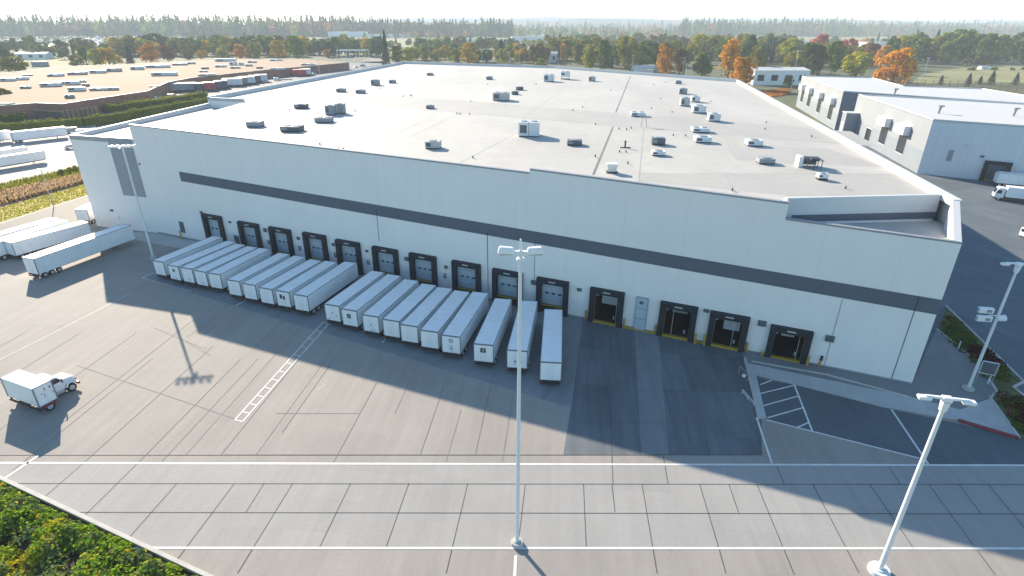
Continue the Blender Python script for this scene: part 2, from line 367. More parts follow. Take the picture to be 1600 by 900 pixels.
for (x, y0, y1) in [(521, 723, 598), (441, 676, 560), (657, 709, 600), (743, 709, 590), (345, 711, 500), (215, 724, 560), (130, 724, 540), (20, 735, 560)]:
    a = at(x, y0); dy = (at(800, y1) - at(800, y0)).y
    yj.strip(a, a + Vector((math.sin(R(5.2)), math.cos(R(5.2)), 0)) * dy, .06, .012)
for (x, y0, y1) in [(697, 722, 640), (785, 722, 620), (617, 646, 590), (400, 711, 520), (290, 711, 480), (60, 690, 500), (-40, 700, 520), (-160, 700, 520), (-280, 700, 520), (250, 724, 560)]:
    a = at(x, y0); dy = (at(800, y1) - at(800, y0)).y
    fj.strip(a, a + Vector((math.sin(R(5.2)), math.cos(R(5.2)), 0)) * dy, .07, .012)
for a, b in [((120, 571), (366, 654)), ((290, 534), (330, 556)), ((292, 527), (330, 500)), ((430, 646), (560, 646)), ((240, 512), (322, 546))]: FJ(a, b, .07)
for a, b in [((930, 520), (905, 660)), ((955, 515), (945, 700)), ((1060, 530), (1078, 711)), ((1100, 540), (1120, 640)), ((898, 560), (1160, 562)), ((895, 610), (1175, 612)), ((890, 660), (1186, 662))]: J(a, b, .05)
# lane lines and other painted markings
W((-200, 722.8), (1800, 727.6), .24); W((195, 856.3), (1800, 857.2), .22); W((60, 712), (4, 750), .22)
W((806, 868), (804, 905), .25)
W((505, 503), (367, 656), .13); W((513.5, 506), (379, 659), .13)
for i in range(13):
    t = i / 12; W((505 + (367 - 505) * t, 503 + 153 * t), (513.5 + (379 - 513.5) * t, 506 + 153 * t), .11, .019)
W((222, 434), (241, 426), .18); W((222, 434), (300, 456), .1); W((368, 478), (386, 468), .16); W((597, 536), (604, 528), .14)
W((1182, 652), (1206, 724), .2); W((1197, 656), (1436, 716), .2); W((1241, 601), (1269, 673), .2)
for a, b in [((1188, 601), (1206, 594.5)), ((1188, 615), (1240, 602.5)), ((1193, 634), (1247, 619)), ((1199, 653), (1255, 637)), ((1246, 668), (1264, 660))]: W(a, b, .17, .019)
W((1393, 640), (1451, 726), .2)
wp.strip(at(-60, 593), at(205, 458), .14, .015); wp.strip(at(496, 610), at(510, 600), .1, .015)
wp.strip(at(0, 349.5), at(139, 304.6), .3, .03); wp.strip(at(-250, 425), at(0, 349.5), .3, .03)
tag(jt.build('pavement_joints', M['joint']), kind='structure'); tag(yj.build('yard_joints', M['yard_joint']), kind='structure'); tag(fj.build('faint_pavement_joints', M['faint_joint']), kind='structure')
tag(pt.build('road_markings', M['paint']), kind='structure'); tag(wp.build('worn_road_markings', M['worn_paint']), kind='structure')

# ------------------------------------------------------------------ the warehouse
A_ = Vector((46.67, 55.65)); B_ = Vector((-70.26, 106.92))
ux = (A_ - B_).normalized(); un = Vector((ux.y, -ux.x))           # along the dock wall, and out of it towards the yard
WL = (A_ - B_).length
wh = thing('warehouse', (*B_, 0), 0, 'huge pale grey warehouse with a white flat roof and fourteen dock doors', 'warehouse')
def wp3(s, z, o=0.0): p = B_ + ux * s + un * o; return (p.x, p.y, z)
def wbox(b, s0, s1, o0, o1, z0, z1, mi=0):
    vs = [wp3(s, z, o) for z in (z0, z1) for o in (o0, o1) for s in (s0, s1)]
    b.add(vs, [(0, 2, 3, 1), (4, 5, 7, 6), (0, 1, 5, 4), (2, 6, 7, 3), (0, 4, 6, 2), (1, 3, 7, 5)], mi)
def wtop(s): return 20.95 - s * .0114 if s < 79.2 else (20.55 - (s - 79.2) * .0235 if s < 110.8 else 17.95 - (s - 110.8) * .02)
DOORS = [(16.7, 6.03, 0), (25.6, 5.8, 0), (32.9, 5.8, 0), (40.5, 5.9, 0), (47.4, 5.67, 0), (54.7, 5.6, 0), (61.7, 5.6, 0), (69.3, 5.6, 0), (76.1, 5.45, 0), (83.1, 5.35, 0),
         (91.0, 5.25, 1), (100.6, 5.05, 1), (106.9, 4.95, 1), (114.1, 4.55, 1)]
fwm = MB(); cuts = []
for s, h, op in DOORS: cuts.append((s - 1.8, s + 1.8, .12 if op else 1.1, h - .72))
edges = sorted({0, 79.2, 110.8, WL} | {c[0] for c in cuts} | {c[1] for c in cuts})
for s0, s1 in zip(edges, edges[1:]):
    mid = (s0 + s1) / 2; hole = [c for c in cuts if c[0] - .01 < mid < c[1] + .01]
    z0a, z1a = wtop(s0 + .001), wtop(s1 - .001)
    if hole:
        zl, zh = hole[0][2], hole[0][3]
        fwm.quad(wp3(s0, -.1), wp3(s1, -.1), wp3(s1, zl), wp3(s0, zl)); fwm.quad(wp3(s0, zh), wp3(s1, zh), wp3(s1, z1a), wp3(s0, z0a))
    else: fwm.quad(wp3(s0, -.1), wp3(s1, -.1), wp3(s1, z1a), wp3(s0, z0a))
fwm.build('front_wall', M['wall'], wh, world=True)
# dark stripe, proud of the wall
stp = MB(); vs = [wp3(10.45, 11.55, .02), wp3(WL - .01, 9.2, .02), wp3(WL - .01, 11.02, .02), wp3(10.45, 13.33, .02)]
stp.add(vs, [(0, 1, 2, 3)]); stp.build('wall_stripe', M['stripe'], wh, world=True)
# outline of the roof
BL = at(630, 97, 20); BR = at(1155, 125, 20); BM = at(862, 103.5, 20)
RN = at(1503, 314, 19.9)                      # front end of the right edge
C_ = Vector((-85.03, 111.0)); NL = Vector((-80.3, 156.5)); NI = Vector((-69.6, 153.8))
ST = B_ + ux * 110.8                          # the step of the dock wall
RCR = Vector((50.9, 66.0)); RCL = Vector((31.9, 64.3))
OUT = Vector((RN.x, RN.y))
main_poly = [B_, B_ + ux * 79.2, ST, RCL, RCR, OUT, BR.xy, BM.xy, BL.xy, NL, NI]
rf = MB(); rf.poly([(p.x, p.y) for p in main_poly], 19.25); rf.build('roof', M['roof'], wh, world=True)
sw_ = MB()
def vwall(b, p, q, z0, z1, mi=0): b.quad((p[0], p[1], z0), (q[0], q[1], z0), (q[0], q[1], z1), (p[0], p[1], z1), mi)
loop = [OUT, BR.xy, BM.xy, BL.xy, NL]
for p, q in zip(loop, loop[1:]): vwall(sw_, p, q, -.1, 20)
vwall(sw_, NL, NI, -.1, 20.05); vwall(sw_, NI, B_, -.1, 19.3)
JR = Vector((50.9, 63.0))
vwall(sw_, A_, JR, -.1, 17.6); vwall(sw_, JR, OUT, -.1, 19.9)
sw_.build('side_wall', M['wall'], wh, world=True)
# parapets with real thickness, round the roof
pp = MB()
def parapet(b, p, q, z0, zp, zq, w=.45, mi=0, ext=0):
    p, q = Vector(p[:2]), Vector(q[:2]); d = (q - p).normalized(); n = Vector((-d.y, d.x)) * w     # thickness to the left of p -> q
    p = p - d * ext; q = q + d * ext
    c = [(*p, z0), (*q, z0), (*(q + n), z0), (*(p + n), z0), (*p, zp), (*q, zq), (*(q + n), zq), (*(p + n), zp)]
    b.add(c, [(0, 1, 5, 4), (1, 2, 6, 5), (2, 3, 7, 6), (3, 0, 4, 7), (4, 5, 6, 7), (3, 2, 1, 0)], mi)
parapet(pp, OUT, BR.xy, 19.2, 20.0, 20.02, .9); parapet(pp, BR.xy, BM.xy, 19.2, 20.25, 20.25); parapet(pp, BM.xy, BL.xy, 19.2, 20.25, 20.25)
parapet(pp, BL.xy, NL, 19.2, 20.3, 20.3); parapet(pp, NL, NI, 19.2, 20.06, 20.06, .4)
def fpar(s0, s1):
    p, q = B_ + ux * s0 - un * .003, B_ + ux * s1 - un * .003
    parapet(pp, p, q, 16.5 if s0 > 100 and s0 > 110 else 19.2, wtop(s0 + .001), wtop(s1 - .001), .42)
fpar(0, 79.2); fpar(79.2, 110.8); fpar(110.82, WL)
parapet(pp, A_, JR, 16.5, 17.62, 19.95, .75)
parapet(pp, RCL + Vector((0, 0)), RCR, 16.6, 19.8, 19.85, .5)
parapet(pp, ST - un * .42, RCL, 16.6, 19.78, 19.8, .4)
parapet(pp, JR, OUT, 16.6, 19.9, 19.98, .6)
pp.build('parapet', M['coping'], wh, bevel=.04, world=True)
cp = MB()
for s0, s1 in [(0, 79.2), (79.2, 110.8), (110.8, WL)]:
    a, b = s0 + .0, s1 - .0
    vs = [wp3(a, wtop(s0 + .001) - .16, .05), wp3(b, wtop(s1 - .001) - .16, .05), wp3(b, wtop(s1 - .001) + .05, .05), wp3(a, wtop(s0 + .001) + .05, .05),
          wp3(a, wtop(s0 + .001) - .16, .01), wp3(b, wtop(s1 - .001) - .16, .01), wp3(b, wtop(s1 - .001) + .05, -.5), wp3(a, wtop(s0 + .001) + .05, -.5)]
    cp.add(vs, [(0, 1, 2, 3), (3, 2, 6, 7), (0, 4, 5, 1), (0, 3, 7, 4), (1, 5, 6, 2)])
cp.build('coping', M['unit_grey'], wh, world=True)
# sunken roof terrace at the right-hand corner
rc = MB(); rc.poly([(p.x, p.y) for p in (ST, A_, JR, RCR, RCL)], 16.75); rc.build('recess_roof', M['roof'], wh, world=True)
rg = MB(); d_ = (RCR - RCL).normalized(); n_ = Vector((d_.y, -d_.x))
for p, q in ((RCL, RCR),):
    p2, q2 = p + n_ * .02 + d_ * .9, q + n_ * .02
    rg.quad((*p2, 16.8), (*q2, 16.8), (*q2, 17.75), (*p2, 17.75))
rg.build('recess_band', M['stripe'], wh, world=True)
rl = MB(); p2, q2 = RCL + n_ * .3 + d_ * 1.2, RCR + n_ * .3 - d_ * .6
rl.obox((p2 + q2) / 2, d_, n_, (q2 - p2).length / 2, .12, 16.75, 16.98); rl.build('recess_gutter', M['coping'], wh, world=True)
# lower wing on the left
wg = MB(); wz = 18.3
vwall(wg, C_, B_, -.1, wz); vwall(wg, NL, C_, -.1, wz); wg.build('wing_wall', M['wall'], wh, world=True)
wr = MB(); wr.poly([(p.x, p.y) for p in (C_, B_, NI, NL)], 17.55); wr.build('wing_roof', M['roof'], wh, world=True)
wpp = MB(); parapet(wpp, C_, B_, 17.4, wz, wz + .05, .4); parapet(wpp, NL, C_, 17.4, wz + .35, wz, .4); wpp.build('wing_parapet', M['coping'], wh, bevel=.03, world=True)
wv = (B_ - C_).normalized(); wn_ = Vector((wv.y, -wv.x))
def wing(s, z, o=0): p = C_ + wv * s + wn_ * o; return (p.x, p.y, z)
wpl = MB(); wpl.quad(wing(9.3, 7.2, .02), wing(14.9, 7.2, .02), wing(14.9, wz - .25, .02), wing(9.3, wz - .25, .02)); wpl.build('grey_wall_panel', M['panel_grey'], wh, world=True)
# vertical panel joints and downpipes
vj = MB()
for s, z0, z1, w in [(53.6, 6.4, 11.8, .07), (72.8, .2, 10.9, .09), (80.2, 4.6, 10.7, .05), (118.5, .2, 9.2, .04), (125.6, .1, 11.0, .07)]:
    vj = MB(); wbox(vj, s - w / 2, s + w / 2, -.01, .03, z0, z1); vj.build('wall_joint', M['shelter'], wh, world=True)
fj2 = MB()
for k in range(1, 17):
    s = k * 7.6 + 1.2
    wbox(fj2, s - .02, s + .02, -.01, .008, .1, wtop(s) - .3)
fj2.build('panel_joint', M['wall_joint'], wh, world=True)
base = MB(); wbox(base, .05, WL - .05, -.01, .05, -.05, .28); base.build('plinth', M['panel_grey'], wh, world=True)

for k, (s, h, op) in enumerate(DOORS):
    d = MB(); hw = 2.38; jw = .72; pr = .62
    prof_top = h
    # shelter: two deep side pads and a head pad sloping out
    for sd in (-1, 1):
        a, b = sorted((s + sd * hw, s + sd * (hw - jw))); wbox(d, a, b, -.01, pr, -.01, h - .8)
    hd = [wp3(s - hw, h - .798, 0), wp3(s + hw, h - .798, 0), wp3(s + hw, h - .798, pr), wp3(s - hw, h - .798, pr), wp3(s - hw, h, 0), wp3(s + hw, h, 0), wp3(s + hw, h - .1, pr), wp3(s - hw, h - .1, pr)]
    d.add(hd, [(0, 1, 2, 3), (4, 7, 6, 5), (3, 2, 6, 7), (0, 4, 5, 1), (0, 3, 7, 4), (1, 5, 6, 2)])
    ds = d.build('dock_door', M['shelter'], wh, bevel=.05, world=True)
    def sub(mb, name, m):
        o = mb.build(name, m); o.parent = ds; o.data.transform(Matrix.Translation(-Vector((*B_, 0)))); return o
    q = MB(); wbox(q, s - .5, s + .5, pr, pr + .03, h - .45, h - .27); sub(q, 'number_plate', M['unit_beige'])
    if not op:
        q = MB(); zt = h - .75
        for i in range(5):
            z0 = 1.12 + (zt - 1.12) * i / 5; z1 = 1.12 + (zt - 1.12) * (i + 1) / 5 - .02
            wbox(q, s - 1.78, s + 1.78, -.32, -.24 + .01 * (i % 2), z0, z1)
        sub(q, 'door_panel', M['doorpanel'])
        q = MB(); zw = 1.12 + (zt - 1.12) * .47
        for i in (-1, 0, 1):
            q = MB(); wbox(q, s + i * .95 - .28, s + i * .95 + .28, -.235, -.2, zw, zw + .24); sub(q, 'door_window', M['glass_dark'])
        q = MB(); wbox(q, s - 1.65, s + 1.65, .01, .3, .05, 1.05); wbox(q, s - 1.2, s + 1.2, .3, .5, .85, .99); sub(q, 'dock_leveller', M['interior'])
        q = MB(); wbox(q, s - 1.65, s + 1.65, .02, .34, 1.06, 1.16); sub(q, 'sill', M['yellow'])
    else:
        q = MB()          # room behind the open door, seen from inside its faces
        x0, x1, zf, zt = s - 1.8, s + 1.8, .12, h - .72
        q.quad(wp3(x0, zf, 0), wp3(x1, zf, 0), wp3(x1, zf, -7), wp3(x0, zf, -7)); q.quad(wp3(x0, zt, 0), wp3(x0, zt, -7), wp3(x1, zt, -7), wp3(x1, zt, 0))
        q.quad(wp3(x0, zf, -7), wp3(x1, zf, -7), wp3(x1, zt, -7), wp3(x0, zt, -7)); q.quad(wp3(x0, zf, 0), wp3(x0, zf, -7), wp3(x0, zt, -7), wp3(x0, zt, 0)); q.quad(wp3(x1, zf, 0), wp3(x1, zt, 0), wp3(x1, zt, -7), wp3(x1, zf, -7))
        sub(q, 'bay_interior', M['interior'])
        q = MB(); a = [(-1.0, 1.1, -1.2, 2.4), (-1.1, .9, -3.0, 2.2), (-.6, 1.4, -1.0, 2.1), (-.9, .6, -1.4, 2.5)][k - 10]
        wbox(q, s + a[0], s + a[1], a[2] - .1, a[2], a[3], zt - .15); sub(q, 'raised_door_panel', M['inner_light'])
        q = MB(); wbox(q, s - 1.7, s - 1.35, -.8, -.7, zt - .9, zt - .35); sub(q, 'wall_sign', M['inner_light'])
        q = MB(); wbox(q, s + .9, s + 1.1, -.6, -.5, .5, 1.0); sub(q, 'control_box', M['inner_light'])
        for sd in (-1, 1):
            q = MB(); a, b = sorted((s + sd * 1.62, s + sd * 1.74)); wbox(q, a, b, .02, .14, .32, zt - .1); sub(q, 'door_guide', M['yellow'])
        q = MB(); wbox(q, s - 1.75, s + 1.75, .0, .5, .02, .3); sub(q, 'sill', M['yellow'])
# lamps, doors and other fittings of the dock wall
for s, z, w, hh in [(14.0, 5.9, .6, .4), (20.9, 5.0, .45, .35), (29.3, 4.5, .65, .7), (36.7, 4.2, .55, .5), (44.2, 4.2, .5, .5), (51.0, 4.2, .5, .4), (58.6, 4.0, .7, .6), (65.7, 3.9, .5, .5), (80.2, 3.9, .85, .7),
                    (87.0, 4.2, .65, .45), (104.0, 4.5, .7, .45), (110.7, 4.0, .95, .75), (118.3, 3.6, .95, .8), (.2, 13.6, .3, .3)]:
    q = MB(); wbox(q, s - w / 2, s + w / 2, 0, .25, z, z + hh); q.build('wall_lamp', M['unit_dark'], wh, bevel=.04, world=True)
for s in (21.7, 7.6):
    q = MB(); wbox(q, s - .6, s + .6, 0, .08, 0 if s > 10 else 1.2, 2.7 if s > 10 else 3.4); dd = q.build('side_door', M['unit_dark'], wh, world=True)
    q = MB(); wbox(q, s + .35, s + .45, .08, .16, 1.5, 1.8); o = q.build('handle', M['yellow']); o.parent = dd; o.data.transform(Matrix.Translation(-Vector((*B_, 0))))
q = MB(); wbox(q, 95.0, 96.6, 0, .3, .12, 5.0); cab_ = q.build('wall_cabinet', M['panel_grey'], wh, bevel=.03, world=True)
q = MB(); wbox(q, 95.1, 96.5, .3, .34, 3.5, 4.9); wbox(q, 95.1, 96.5, .3, .34, 1.95, 3.35); wbox(q, 95.1, 96.5, .3, .34, .25, 1.8); o = q.build('cabinet_door', M['doorpanel']); o.parent = cab_; o.data.transform(Matrix.Translation(-Vector((*B_, 0))))
q = MB(); wbox(q, 95.5, 96.0, .34, .42, 4.1, 4.5); o = q.build('meter', M['unit_dark']); o.parent = cab_; o.data.transform(Matrix.Translation(-Vector((*B_, 0))))
for s, z in [(23.2, 3.0), (29.6, 2.2), (36.6, 2.2), (44.3, 2.2), (51.0, 2.0), (65.4, 2.2)]:
    q = MB()
    for i in (-.2, .12): wbox(q, s + i, s + i + .09, 0, .12, z, z + .85)
    wbox(q, s - .2, s + .2, .0, .1, z, z + .25); q.build('control_box', M['unit_dark'], wh, world=True)
for s, z in [(5.2, 3.6), (6.6, 2.2)]:
    q = MB(); p = Vector(wing(s, z, .1)); q.obox(p, wv, wn_, .35 if s < 6 else .15, .12, z, z + .35); q.build('wall_lamp', M['unit_dark'] if s < 6 else M['unit_white'], wh, world=True)
# roof: worn strips, seams
zs = 19.256
q = MB(); q.poly(P((460, 137), (640, 151), (960, 177), (1220, 198), (1330, 205.5), (1372, 229), (1220, 218), (960, 197), (640, 170), (430, 151), z=zs))
q.poly(P((998, 271), (1134, 271.5), (1405, 272), (1466, 305), (1236, 306), (998, 283), z=zs)); q.poly(P((1134, 225), (1290, 232), (1390, 262), (1150, 250), z=zs))
q.build('worn_roof_strip', M['roof_grey'], wh, world=True)
q = MB()
for a, b, w in [((958, 198), (927, 273), .35), ((985, 119), (962, 176), .3)]: q.strip(at(*a, zs), at(*b, zs), w, zs + .008)
q.build('roof_seam', M['seam'], wh, world=True)
q = MB()
for a, b in [((1006, 200), (998, 284), ), ((845, 188), (712, 258)), ((882, 138), (816, 186)), ((1133, 272), (1152, 306)), ((640, 215), (720, 176)), ((860, 118), (770, 150)), ((560, 236), (660, 190)), ((460, 137), (640, 151)), ((640, 151), (1330, 205.5)), ((430, 151), (640, 170)), ((640, 170), (1372, 229)), ((998, 271), (1405, 272)), ((500, 118), (1190, 150))]:
    q.strip(at(*a, zs), at(*b, zs), .16, zs + .006)
q.build('roof_seam', M['faint_seam'], wh, world=True)

# ------------------------------------------------------------------ rooftop units
ROOF_Z = 19.26
def unit(xl, xr, yt, yb, m, label, style='box', rz=R(-5), asp=.8, z=ROOF_Z, group='units on the warehouse roof', cat='rooftop unit', name='rooftop_unit'):
    pl, pr_ = at(xl, yb, z), at(xr, yb, z); w = (pr_ - pl).length; d = w * asp
    sc = px_per_m(pl); a = math.asin(min(1, (CAM_H - z) / (pl - CP).length))
    h = max(.45, ((yb - yt) / sc - d * math.sin(a)) / math.cos(a))
    c = (pl + pr_) / 2
    t = thing(name, (c.x, c.y + d / 2, z), rz, label, cat, group)
    b = MB(); b.box(-w / 2 * .96, w / 2 * .96, -d / 2 * .96, d / 2 * .96, 0, .16); b.build('base_rail', M['dark'], t)
    if style == 'hood':
        b = MB(); lo = .32; b.add([(-w * lo, -d * lo, .16), (w * lo, -d * lo, .16), (w * lo, d * lo, .16), (-w * lo, d * lo, .16), (-w / 2, -d / 2, h), (w / 2, -d / 2, h), (w / 2, d / 2, h), (-w / 2, d / 2, h)],
                              [(0, 1, 5, 4), (1, 2, 6, 5), (2, 3, 7, 6), (3, 0, 4, 7), (4, 5, 6, 7)]); b.build('housing', m, t, bevel=.05); return t
    z0 = .16
    if style == 'stand':
        for sx in (-1, 1):
            for sy in (-1, 1):
                b = MB(); b.cyl((sx * w * .42, sy * d * .4, 0), (sx * w * .42, sy * d * .4, h * .35), .08, n=6); b.build('leg', M['dark'], t)
        z0 = h * .33
    b = MB(); b.box(-w / 2, w / 2, -d / 2, d / 2, z0 + .002, h)
    n = max(2, int(w / .9))
    if style in ('box', 'dark'):
        for i in range(1, n): b.box(-w / 2 + w * i / n - .025, -w / 2 + w * i / n + .025, -d / 2 - .02, -d / 2 + .01, z0 + .1, h - .08)
        for i in range(1, 3): b.box(w / 2 - .01, w / 2 + .02, -d / 2 + d * i / 3 - .025, -d / 2 + d * i / 3 + .025, z0 + .1, h - .08)
    b.build('housing', m, t, bevel=.02)
    b = MB(); b.box(-w / 2 * .85, -w / 2 * .2, -d / 2 - .025, -d / 2 + .01, z0 + .2 * h, h * .82); b.build('louvre', M['unit_dark'] if style != 'dark' else M['unit_grey'], t)
    b = MB()
    for i in range(1 if w < 3 else 2):
        cx = 0 if w < 3 else (-w / 4 if i == 0 else w / 4); r_ = min(w / (2 if w < 3 else 4), d / 2) * .72
        b.cyl((cx, 0, h), (cx, 0, h + .12), r_, r_ * .95, 14)
    b.build('fan_shroud', M['unit_grey'], t)
    if style == 'double':
        b = MB(); b.box(-.06, .06, -d / 2 - .03, d / 2 + .03, z0, h + .03); b.build('joint_cover', M['unit_grey'], t)
    return t
G_, D_, W_, Be = M['unit_grey'], M['unit_dark'], M['unit_white'], M['unit_beige']
for u in [
    (385, 407, 188.5, 199, G_, 'low slate grey roof unit nearest the left end of the dock wall parapet', 'dark'),
    (438.6, 468, 195, 206.6, D_, 'wide dark roof unit with a white fan, close to the dock wall parapet', 'dark'),
    (460, 478, 162, 170, D_, 'low dark roof unit left of the two tall upright units', 'dark'),
    (492, 516, 182, 192, G_, 'wide grey roof unit just in front of the two tall upright units', 'dark'),
    (509, 523, 164.5, 180, G_, 'tall pale grey upright roof unit, left one of a close pair', 'box'),
    (524, 538, 162, 178, G_, 'tall darker upright roof unit, right one of a close pair', 'dark'),
    (525.5, 538.5, 138, 144, G_, 'small low roof unit behind the tall upright pair, left of its twin', 'box'),
    (556, 569, 140, 146, G_, 'small low roof unit right of its twin behind the tall upright pair', 'box'),
    (580, 592, 124.5, 133.5, G_, 'boxy grey roof unit with a small vent at its right foot, far left of roof', 'box'),
    (608, 617.6, 125, 130, G_, 'small flat grey unit right of the boxy grey unit at the roof far left', 'box'),
    (667, 676.5, 114, 118, G_, 'tiny grey roof unit nearest the far left roof corner', 'box'),
    (666, 677.6, 164, 170, G_, 'small grey unit standing alone on the worn roof strip', 'box'),
    (665, 687.5, 218.5, 233, Be, 'beige grey panelled cube unit near the middle of the dock wall parapet', 'box'),
    (760, 769.6, 119.5, 124.5, G_, 'tiny grey unit alone in the far middle of the roof', 'box'),
    (770.6, 795.6, 143.6, 157.6, Be, 'large beige triple unit casting a shadow to the right, mid roof', 'double'),
    (806.6, 817.6, 135.6, 141, D_, 'small dark unit, upper of two beside the beige triple unit', 'dark'),
    (799.6, 810, 142.5, 148, D_, 'small dark unit, lower of two beside the beige triple unit', 'dark'),
    (850, 866, 116, 127.6, W_, 'white box unit left of the white unit on dark feet', 'box'),
    (876.6, 890.6, 111.6, 124, W_, 'white box unit raised on dark feet by the far parapet', 'stand'),
    (920, 930.6, 119.6, 127, Be, 'small beige unit right of the two white far units', 'box'),
    (811, 843, 188, 214, W_, 'biggest white double roof unit in the middle of the roof', 'double'),
    (887, 910, 217, 228, D_, 'low wide dark slate unit right of the biggest double unit', 'dark'),
    (987, 1009, 174, 182.4, W_, 'low white unit on the worn strip behind the pipe stand', 'box'),
    (1019.6, 1039.6, 214, 227, D_, 'dark fronted unit with a pale top behind a low white unit', 'dark'),
    (1020, 1040, 234, 244, W_, 'low white unit right in front of the dark fronted unit', 'box'),
    (948, 965.6, 254, 271, W_, 'white flared vent hood close to the dock wall parapet', 'hood'),
    (1169, 1192, 217, 229, W_, 'white unit alone on the right side, behind the grey louvred unit', 'box'),
    (1187, 1211, 245, 257, G_, 'grey louvred unit left of the steel frame condenser', 'dark'),
    (1088, 1112, 211.6, 223.6, W_, 'low white unit, nearer one of two in a column on the right', 'box'),
    (1083.6, 1109, 197.6, 207.6, W_, 'low white unit, farther one of two in a column on the right', 'box'),
    (1108, 1125.4, 176.4, 190, W_, 'white cube unit rightmost of the right hand cluster', 'box'),
    (1083.6, 1103, 164, 177, W_, 'white unit with pipework at its foot in the right hand cluster', 'box'),
    (1081, 1093.6, 150, 159.6, W_, 'small white unit at the back of the right hand cluster', 'box'),
    (1064, 1077.6, 152.4, 166, Be, 'upright beige unit at the left of the right hand cluster', 'box'),
    (1061.6, 1073.6, 138, 147, G_, 'grey cube unit behind the right hand cluster', 'box'),
    (1056, 1065, 126, 131, G_, 'tiny beige grey unit near the far right of the roof', 'box'),
    (1279, 1293.6, 270, 282, W_, 'small white unit in front of the steel frame condenser', 'stand'),
]: unit(*u[:6], u[6])
# condenser on a steel frame and the pipe stand
p = at(1262, 261, ROOF_Z); t = thing('rooftop_condenser', p, R(-8), 'steel framed condenser with dark slats beside the small white unit', 'rooftop unit')
b = MB(); b.box(-1.5, -.9, -.5, 1.3, 0, 1.5); b.build('side_panel', W_, t, bevel=.03)
b = MB()
for i in range(7): b.box(-.9, 1.5, -.4 + i * .25, -.3 + i * .25, 1.2, 1.32)
b.box(-.9, 1.5, 1.2, 1.3, .1, 1.3); b.build('slat_panel', D_, t)
for x, y in ((-.7, -1.6), (.2, -1.9), (1.4, -1.2), (1.2, -.2)):
    b = MB(); b.cyl((x, y, 0), (x + .15, y + .25, 1.25), .05, n=6); b.build('leg', M['dark'], t)
b = MB(); b.box(-.7, 1.5, -1.5, -1.4, 1.2, 1.28); b.box(-.7, -.62, -1.5, -.2, 1.2, 1.28); b.box(1.4, 1.48, -1.5, -.2, 1.2, 1.28); b.box(-.2, .9, -1.4, -.5, 1.25, 1.5); b.build('frame', M['dark'], t)
p = at(1006, 198, ROOF_Z); t = thing('pipe_stand', p, 0, 'thin steel pipe stand in front of a low white roof unit', 'pipe stand')
for sx in (-1, 1):
    b = MB(); b.cyl((sx * .55, 0, 0), (sx * .35, .3, 1.8), .06, n=6); b.build('leg', M['unit_grey'], t)
b = MB(); b.box(-.9, .9, .2, .5, 1.75, 1.9); b.build('crossbar', M['unit_grey'], t)
p = at(976.5, 231, ROOF_Z); t = thing('vent_pipe', p, 0, 'dark upright vent pipe between the flared hood and the dark seam', 'vent pipe')
b = MB(); b.cyl((0, 0, 0), (0, 0, 1.0), .14, n=8); b.cyl((0, 0, 1.0), (0, 0, 1.15), .2, n=8); b.build('pipe', M['dark'], t); b = MB(); b.box(-.8, .9, -.12, .12, 0, .12); b.build('base_rail', M['dark'], t)
vent0 = None
for x, y in [(469, 137), (480, 139), (594, 138.5), (630, 151), (641, 150), (643, 150), (762, 132.5), (735.5, 159), (714, 178), (719, 178.5), (733.5, 179), (836, 132), (838, 131.5), (868, 122), (954, 142), (910, 168), (895, 173), (930, 195), (1021, 133), (1040, 129), (1032, 155),
             (1018, 170), (1050, 176), (1110.5, 159.5), (1197, 192), (1195, 202), (967, 202), (979, 203), (986, 201), (500, 226), (529, 234), (537, 234), (739, 247), (930, 245), (968, 238), (978, 238), (981, 256), (1052, 212), (1071, 213), (1268, 214), (1321, 295), (1339, 227), (1144, 298), (452, 172), (555, 174)]:
    p = at(x, y, ROOF_Z)
    if vent0 is None:
        vent0 = thing('roof_vent', p, 0, 'tiny dark vent stub dotted over the white warehouse roof', 'roof vent', 'vent stubs dotted over the roof')
        b = MB(); b.cyl((0, 0, 0), (0, 0, .3), .1, n=7); b.build('pipe', M['dark'], vent0); b = MB(); b.cyl((0, 0, .3), (0, 0, .36), .15, n=7); b.build('cap', M['unit_grey'], vent0)
    else: copy_thing(vent0, p, 0, vent0['label'])

# ------------------------------------------------------------------ trailers
def wheel(t, x, y, r=.48, w=.28, name='wheel'):
    b = MB(); b.cyl((x - w / 2, y, r), (x + w / 2, y, r), r, n=18); o = b.build(name, M['tyre'], t, bevel=.04)
    sx = 1 if x > 0 else -1
    q = MB(); q.cyl((x + sx * w / 2, y, r), (x + sx * (w / 2 + .02), y, r), r * .58, n=14); q.cyl((x + sx * (w / 2 + .02), y, r), (x + sx * (w / 2 + .09), y, r), r * .2, n=8)
    k = q.build('rim', M['rim']); k.parent = o
    return o


